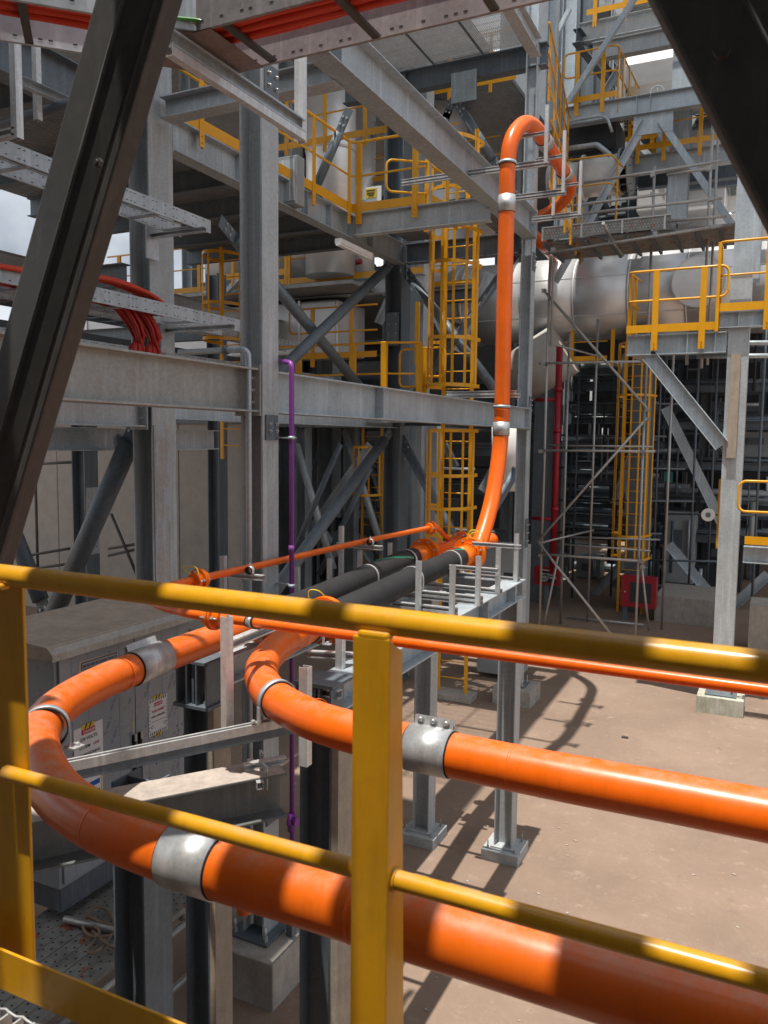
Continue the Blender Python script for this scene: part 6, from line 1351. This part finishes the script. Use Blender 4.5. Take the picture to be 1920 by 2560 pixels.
M().box((fx.x-.45, 21.0, fx.z-.40), (fx.x+.42, 21.3, fx.z+.40)).build('cabinet_body', REDP, t, .015); M().box((fx.x-.22, 20.985, fx.z-.26), (fx.x+.30, 20.998, fx.z+.25)).build('door_window', DARKM, t); M().box((fx.x-.40, 21.1, 0), (fx.x-.28, 21.2, fx.z-.4)).build('stand', GALVD, t); M().cyl((fx.x-.34, 20.99, fx.z), (fx.x-.34, 20.96, fx.z), .02, 10).build('lock', ZINC, t)
tag(M().box((sy(1415, 1310, 21.5).x, 21.4, 0), (sy(1556, 1310, 21.5).x, 23.5, sy(1480, 1295, 21.5).z+.05)).build('equipment_plinth', CONC), 'wide brown concrete equipment plinth in the shade', 'plinth')
tag(M().box((-.35, 19.0, 0), (1.6, 20, 1.1)).build('equipment_plinth', CONC), 'concrete plinth at the right edge beyond the right column', 'plinth')
hs = sy(1530, 1112, 20.0); t = thing('loudspeaker', 'round white horn loudspeaker left of the right column', 'loudspeaker', hs); M().cyl(hs, hs+Vector((0, -.05, 0)), .15, 20).build('horn', WHITEP, t); M().cyl(hs+Vector((0, -.055, 0)), hs+Vector((0, -.06, 0)), .06, 14).build('driver', GALVD, t)
# second caged ladder behind the scaffold
l2x = sy(1372, 1000, 21.9).x
ladder('yellow caged ladder inside the scaffold tower in the shade', l2x, 21.9, 0.05, 8.0, .62, hoop_z=[sy(1360, 1205, 21.5).z+.0, sy(1360, 1155, 21.5).z, sy(1360, 975, 21.5).z, sy(1360, 855, 21.5).z, sy(1360, 745, 21.5).z], nb=7, cr=.50)
railing('short yellow railing under the vessel beside the cage', [(sy(1222, 780, 23).x, 22.4), (sy(1320, 780, 23).x, 22.4)], [.3, 1.4], sy(1270, 780, 22.4).z, 1.0, toe=True, post_w=.1)

# ---- pipes hung on the right column
for i, (y, x) in enumerate(((742, 1490), (770, 1505))):
    scaf('galvanised conduit bank tube left of the right column, %s' % ('upper', 'lower')[i], sy(x, y, 15.2), sy(1700, y-2, 15.2), .04, mat=GALV)
tag(M().ext(Cprof(.06, .05, .004, .012), sy(1484, 738, 15.1), sy(1484, 788, 15.1), (0, 1, 0)).build('strut_channel', STRUT), 'short hanging strut left of the right column', 'strut channel')
# ================================================================== BACK LEFT: tan enclosure, frames
en = thing('enclosure', 'tan panelled enclosure wall in shade behind the left columns', 'building', (-15, 15, 0))
for i in range(9): M().box((-22+i*1.33, 15.0, 0), (-22+i*1.33+1.31, 15.1, 4.9)).build('wall_panel', PANELT, en, .01)
M().box((-22, 14.95, 4.9), (-10.03, 15.2, 5.1)).build('top_trim', GALVD, en)
for i, (a_, b_, nm) in enumerate((((75, 990), (75, 1230), 'standard at the far left'), ((350, 1000), (350, 1240), 'standard left of the stained column'), ((160, 995), (160, 1240), 'standard behind the round brace'))): scaf('dark scaffold '+nm, (sy(a_[0], a_[1], 14).x, 14, 0), (sy(a_[0], a_[1], 14).x, 14, 4.4), .035, mat=BRACEM)
for i, (a_, b_, nm) in enumerate((((78, 1002), (165, 998), 'upper left rail before the enclosure'), ((0, 1210), (150, 1185), 'lower left rail before the enclosure'), ((235, 1185), (315, 1172), 'lower rail right of the braces'), ((235, 1200), (315, 1182), 'lowest rail right of the braces'), ((60, 1230), (170, 1215), 'bottom rail before the enclosure'))): scaf('dark scaffold '+nm, sy(a_[0], a_[1], 13.9), sy(b_[0], b_[1], 13.9), .035, mat=BRACEM)
scaf('dark scaffold diagonal beside the stained column', sy(240, 1110, 13.8), sy(295, 1240, 13.8), .035, mat=BRACEM)
c1_ = sy(183, 1000, 11.5); t = hcol('grey splice plate column behind the fat brace', c1_.x, 11.5, 0, 5.0, .34, .34, GALVD, base=False)
sp3 = M().box((c1_.x+.172, 11.35, 2.3), (c1_.x+.19, 11.65, 3.6)).build('splice_plate', GALVC, t)
for k in range(5):
    for s_ in (-.07, .07): M().bolt((c1_.x+.19, 11.5+s_, 2.45+k*.24), (1, 0, 0), .022, .02).build('bolt', BOLT, sp3)
hcol('far dark column just right of the stained column', sy(470, 1000, 14).x, 14.0, 0, 8.0, .3, .3, GALVD, base=False)
hcol('far column between the tall column and the purple pipe', sy(625, 700, 17).x, 17, 0, 14.0, .4, .4, GALV, base=False); hcol('pale far column behind the walkway railing', sy(712, 700, 18).x, 18, 0, 14.0, .45, .45, GALV, base=False)
hcol('pale column right of the middle dark column', sy(893, 700, 17).x, 17.3, 0, 13.0, .42, .42, GALV, base=False)
hcol('slim grey column behind the left tray ends', sy(432, 700, 15).x, 13.8, 4.9, 8.0, .2, .2, GALV, base=False)
for i, (a_, b_, Y_, r_) in enumerate((((620, 660), (715, 560), 17.5, .1), ((700, 560), (740, 760), 17.5, .08), ((650, 620), (720, 780), 18.5, .1), ((640, 1190), (800, 960), 16.5, .09), ((625, 1100), (710, 925), 18.5, .1), ((690, 930), (745, 1150), 18.5, .1), ((760, 590), (680, 700), 19.5, .12), ((770, 925), (800, 1000), 20.5, .1), ((985, 1010), (960, 960), 19, .1), ((1040, 1060), (1110, 930), 19, .12), ((700, 1050), (820, 1230), 19.5, .1), ((730, 1200), (640, 1050), 16.8, .1))):
    ang('sloping angle brace in the background frames, %s of twelve' % ('first second third fourth fifth sixth seventh eighth ninth tenth eleventh twelfth'.split()[i]), sy(a_[0], a_[1], Y_), sy(b_[0], b_[1], Y_), .2)
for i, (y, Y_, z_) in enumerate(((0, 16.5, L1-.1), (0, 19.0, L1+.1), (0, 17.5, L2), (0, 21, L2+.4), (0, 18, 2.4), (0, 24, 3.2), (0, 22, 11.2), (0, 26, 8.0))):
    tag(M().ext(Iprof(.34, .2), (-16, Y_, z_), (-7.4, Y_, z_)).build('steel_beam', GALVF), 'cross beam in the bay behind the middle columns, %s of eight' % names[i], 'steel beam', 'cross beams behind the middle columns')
for i in range(22):
    Y_ = rng.uniform(15.5, 28); q = sy(rng.uniform(380, 1060), rng.uniform(930, 1230), Y_); L_ = rng.uniform(.8, 3.5)
    tag(M().cyl((q.x-L_/2, Y_, max(.15, q.z)), (q.x+L_/2, Y_, max(.15, q.z)), rng.choice((.03, .04, .06)), 8).build('process_pipe', rng.choice((GALVF, DARKM, GALV))), 'thin level pipe in the dark lower bay behind the columns', 'pipe', 'level pipes of the dark lower bay')
for i in range(14):
    Y_ = rng.uniform(15.5, 28); q = sy(rng.uniform(390, 1060), 1100, Y_)
    tag(M().cyl((q.x, Y_, 0), (q.x, Y_, rng.uniform(2, 4.8)), rng.choice((.03, .05, .07)), 8).build('process_pipe', rng.choice((GALVF, DARKM))), 'thin upright pipe in the dark lower bay behind the columns', 'pipe', 'upright pipes of the dark lower bay')
for i in range(8):
    Y_ = 18+rng.uniform(0, 9); q = sy(400+i*80, 1200, Y_); h_ = rng.uniform(1.0, 2.6)
    t = thing('equipment_skid', 'dim equipment box at floor level behind the columns, %s from left' % names[i], 'equipment', (q.x, Y_, 0), 'dim equipment boxes'); M().box((q.x-.5, Y_-.4, .1), (q.x+.4, Y_+.4, h_)).build('body', rng.choice((GREYM, DARKM, GALVF)), t, .03); M().box((q.x-.3, Y_-.44, h_*.5), (q.x+.1, Y_-.401, h_*.85)).build('door_panel', DARKM, t)
gy = sy(1085, 1240, 14.5); t = thing('control_cabinet', 'grey control cabinet behind the strut uprights by the slender column', 'cabinet', (gy.x, 14.8, 0)); M().box((gy.x-.5, 14.6, .1), (gy.x+.35, 15.2, 2.6)).build('cabinet_body', GREYM, t, .01); M().box((gy.x+.0, 14.59, 1.6), (gy.x+.2, 14.6, 2.1)).build('door_panel', DARKM, t, .005)
deck('upper background floor behind the middle platform', (-16, 15.2), (-8.2, 24), 7.85, .08, DECKY); deck('mid background floor behind the walkway', (-16, 16.2), (-7.8, 24), 4.85, .08, DECKX)
# bright casings seen behind the platform
for i, (x, y, Y_, r_, h0, h1) in enumerate(((715, 300, 16, .55, 8.2, 13.5), (770, 300, 19, .5, 8.15, 13), (600, 430, 17, .7, 8.0, 10.5), (495, 250, 16.5, .6, 8.2, 11))):
    q = sy(x, y, Y_); t = thing('clad_drum', 'shiny clad drum behind the middle platform, %s of four listed' % names[i], 'vessel', (q.x, Y_, h0), 'shiny clad drums'); M().cyl((q.x, Y_, h0), (q.x, Y_, h1), r_, 30).build('shell', CLADB, t); M().ring((q.x, Y_, (h0+h1)/2), (q.x, Y_, (h0+h1)/2+.05), r_+.001, .02, 30).build('band', CLAD, t)
cl_ = thing('insulated_duct', 'long flat silver duct behind the left columns', 'duct', (-12, 17, 6.3)); M().box((-22, 16.0, 6.5), (-9.0, 17.4, 7.7)).build('duct_body', CLAD, cl_, .05)
for i in range(6): M().box((-21+i*2.2, 15.97, 6.48), (-20.95+i*2.2, 15.999, 7.72)).build('seam_band', CLADB, cl_)
gb = sy(628, 385, 9.6); t = thing('junction_box', 'grey junction box behind the corner railing', 'box', gb); M().box((gb.x-.22, 9.6, gb.z-.35), (gb.x+.1, 9.8, gb.z+.3)).build('box_body', GREYM, t, .01); M().box((gb.x-.19, 9.59, gb.z-.30), (gb.x+.07, 9.60, gb.z+.25)).build('box_door', GALVC, t)
bd = thing('ground_bolt', 'small rusty steel square lying on the sunlit yard floor', 'scrap', (-2.0, 11, 0)); q = sz(1578, 1700/1.1573, 0) if False else Vector((-1.9, 12.6, 0)); M().box((q.x-.05, q.y-.03, 0), (q.x+.05, q.y+.03, .02)).build('plate', BRACEM, bd)
for l, g_ in LABELS.items():
    if len(g_) > 1 and (None in g_ or len(set(g_)) > 1): print('DUP LABEL', l, g_)
print('OBJECTS', len(bpy.data.objects))
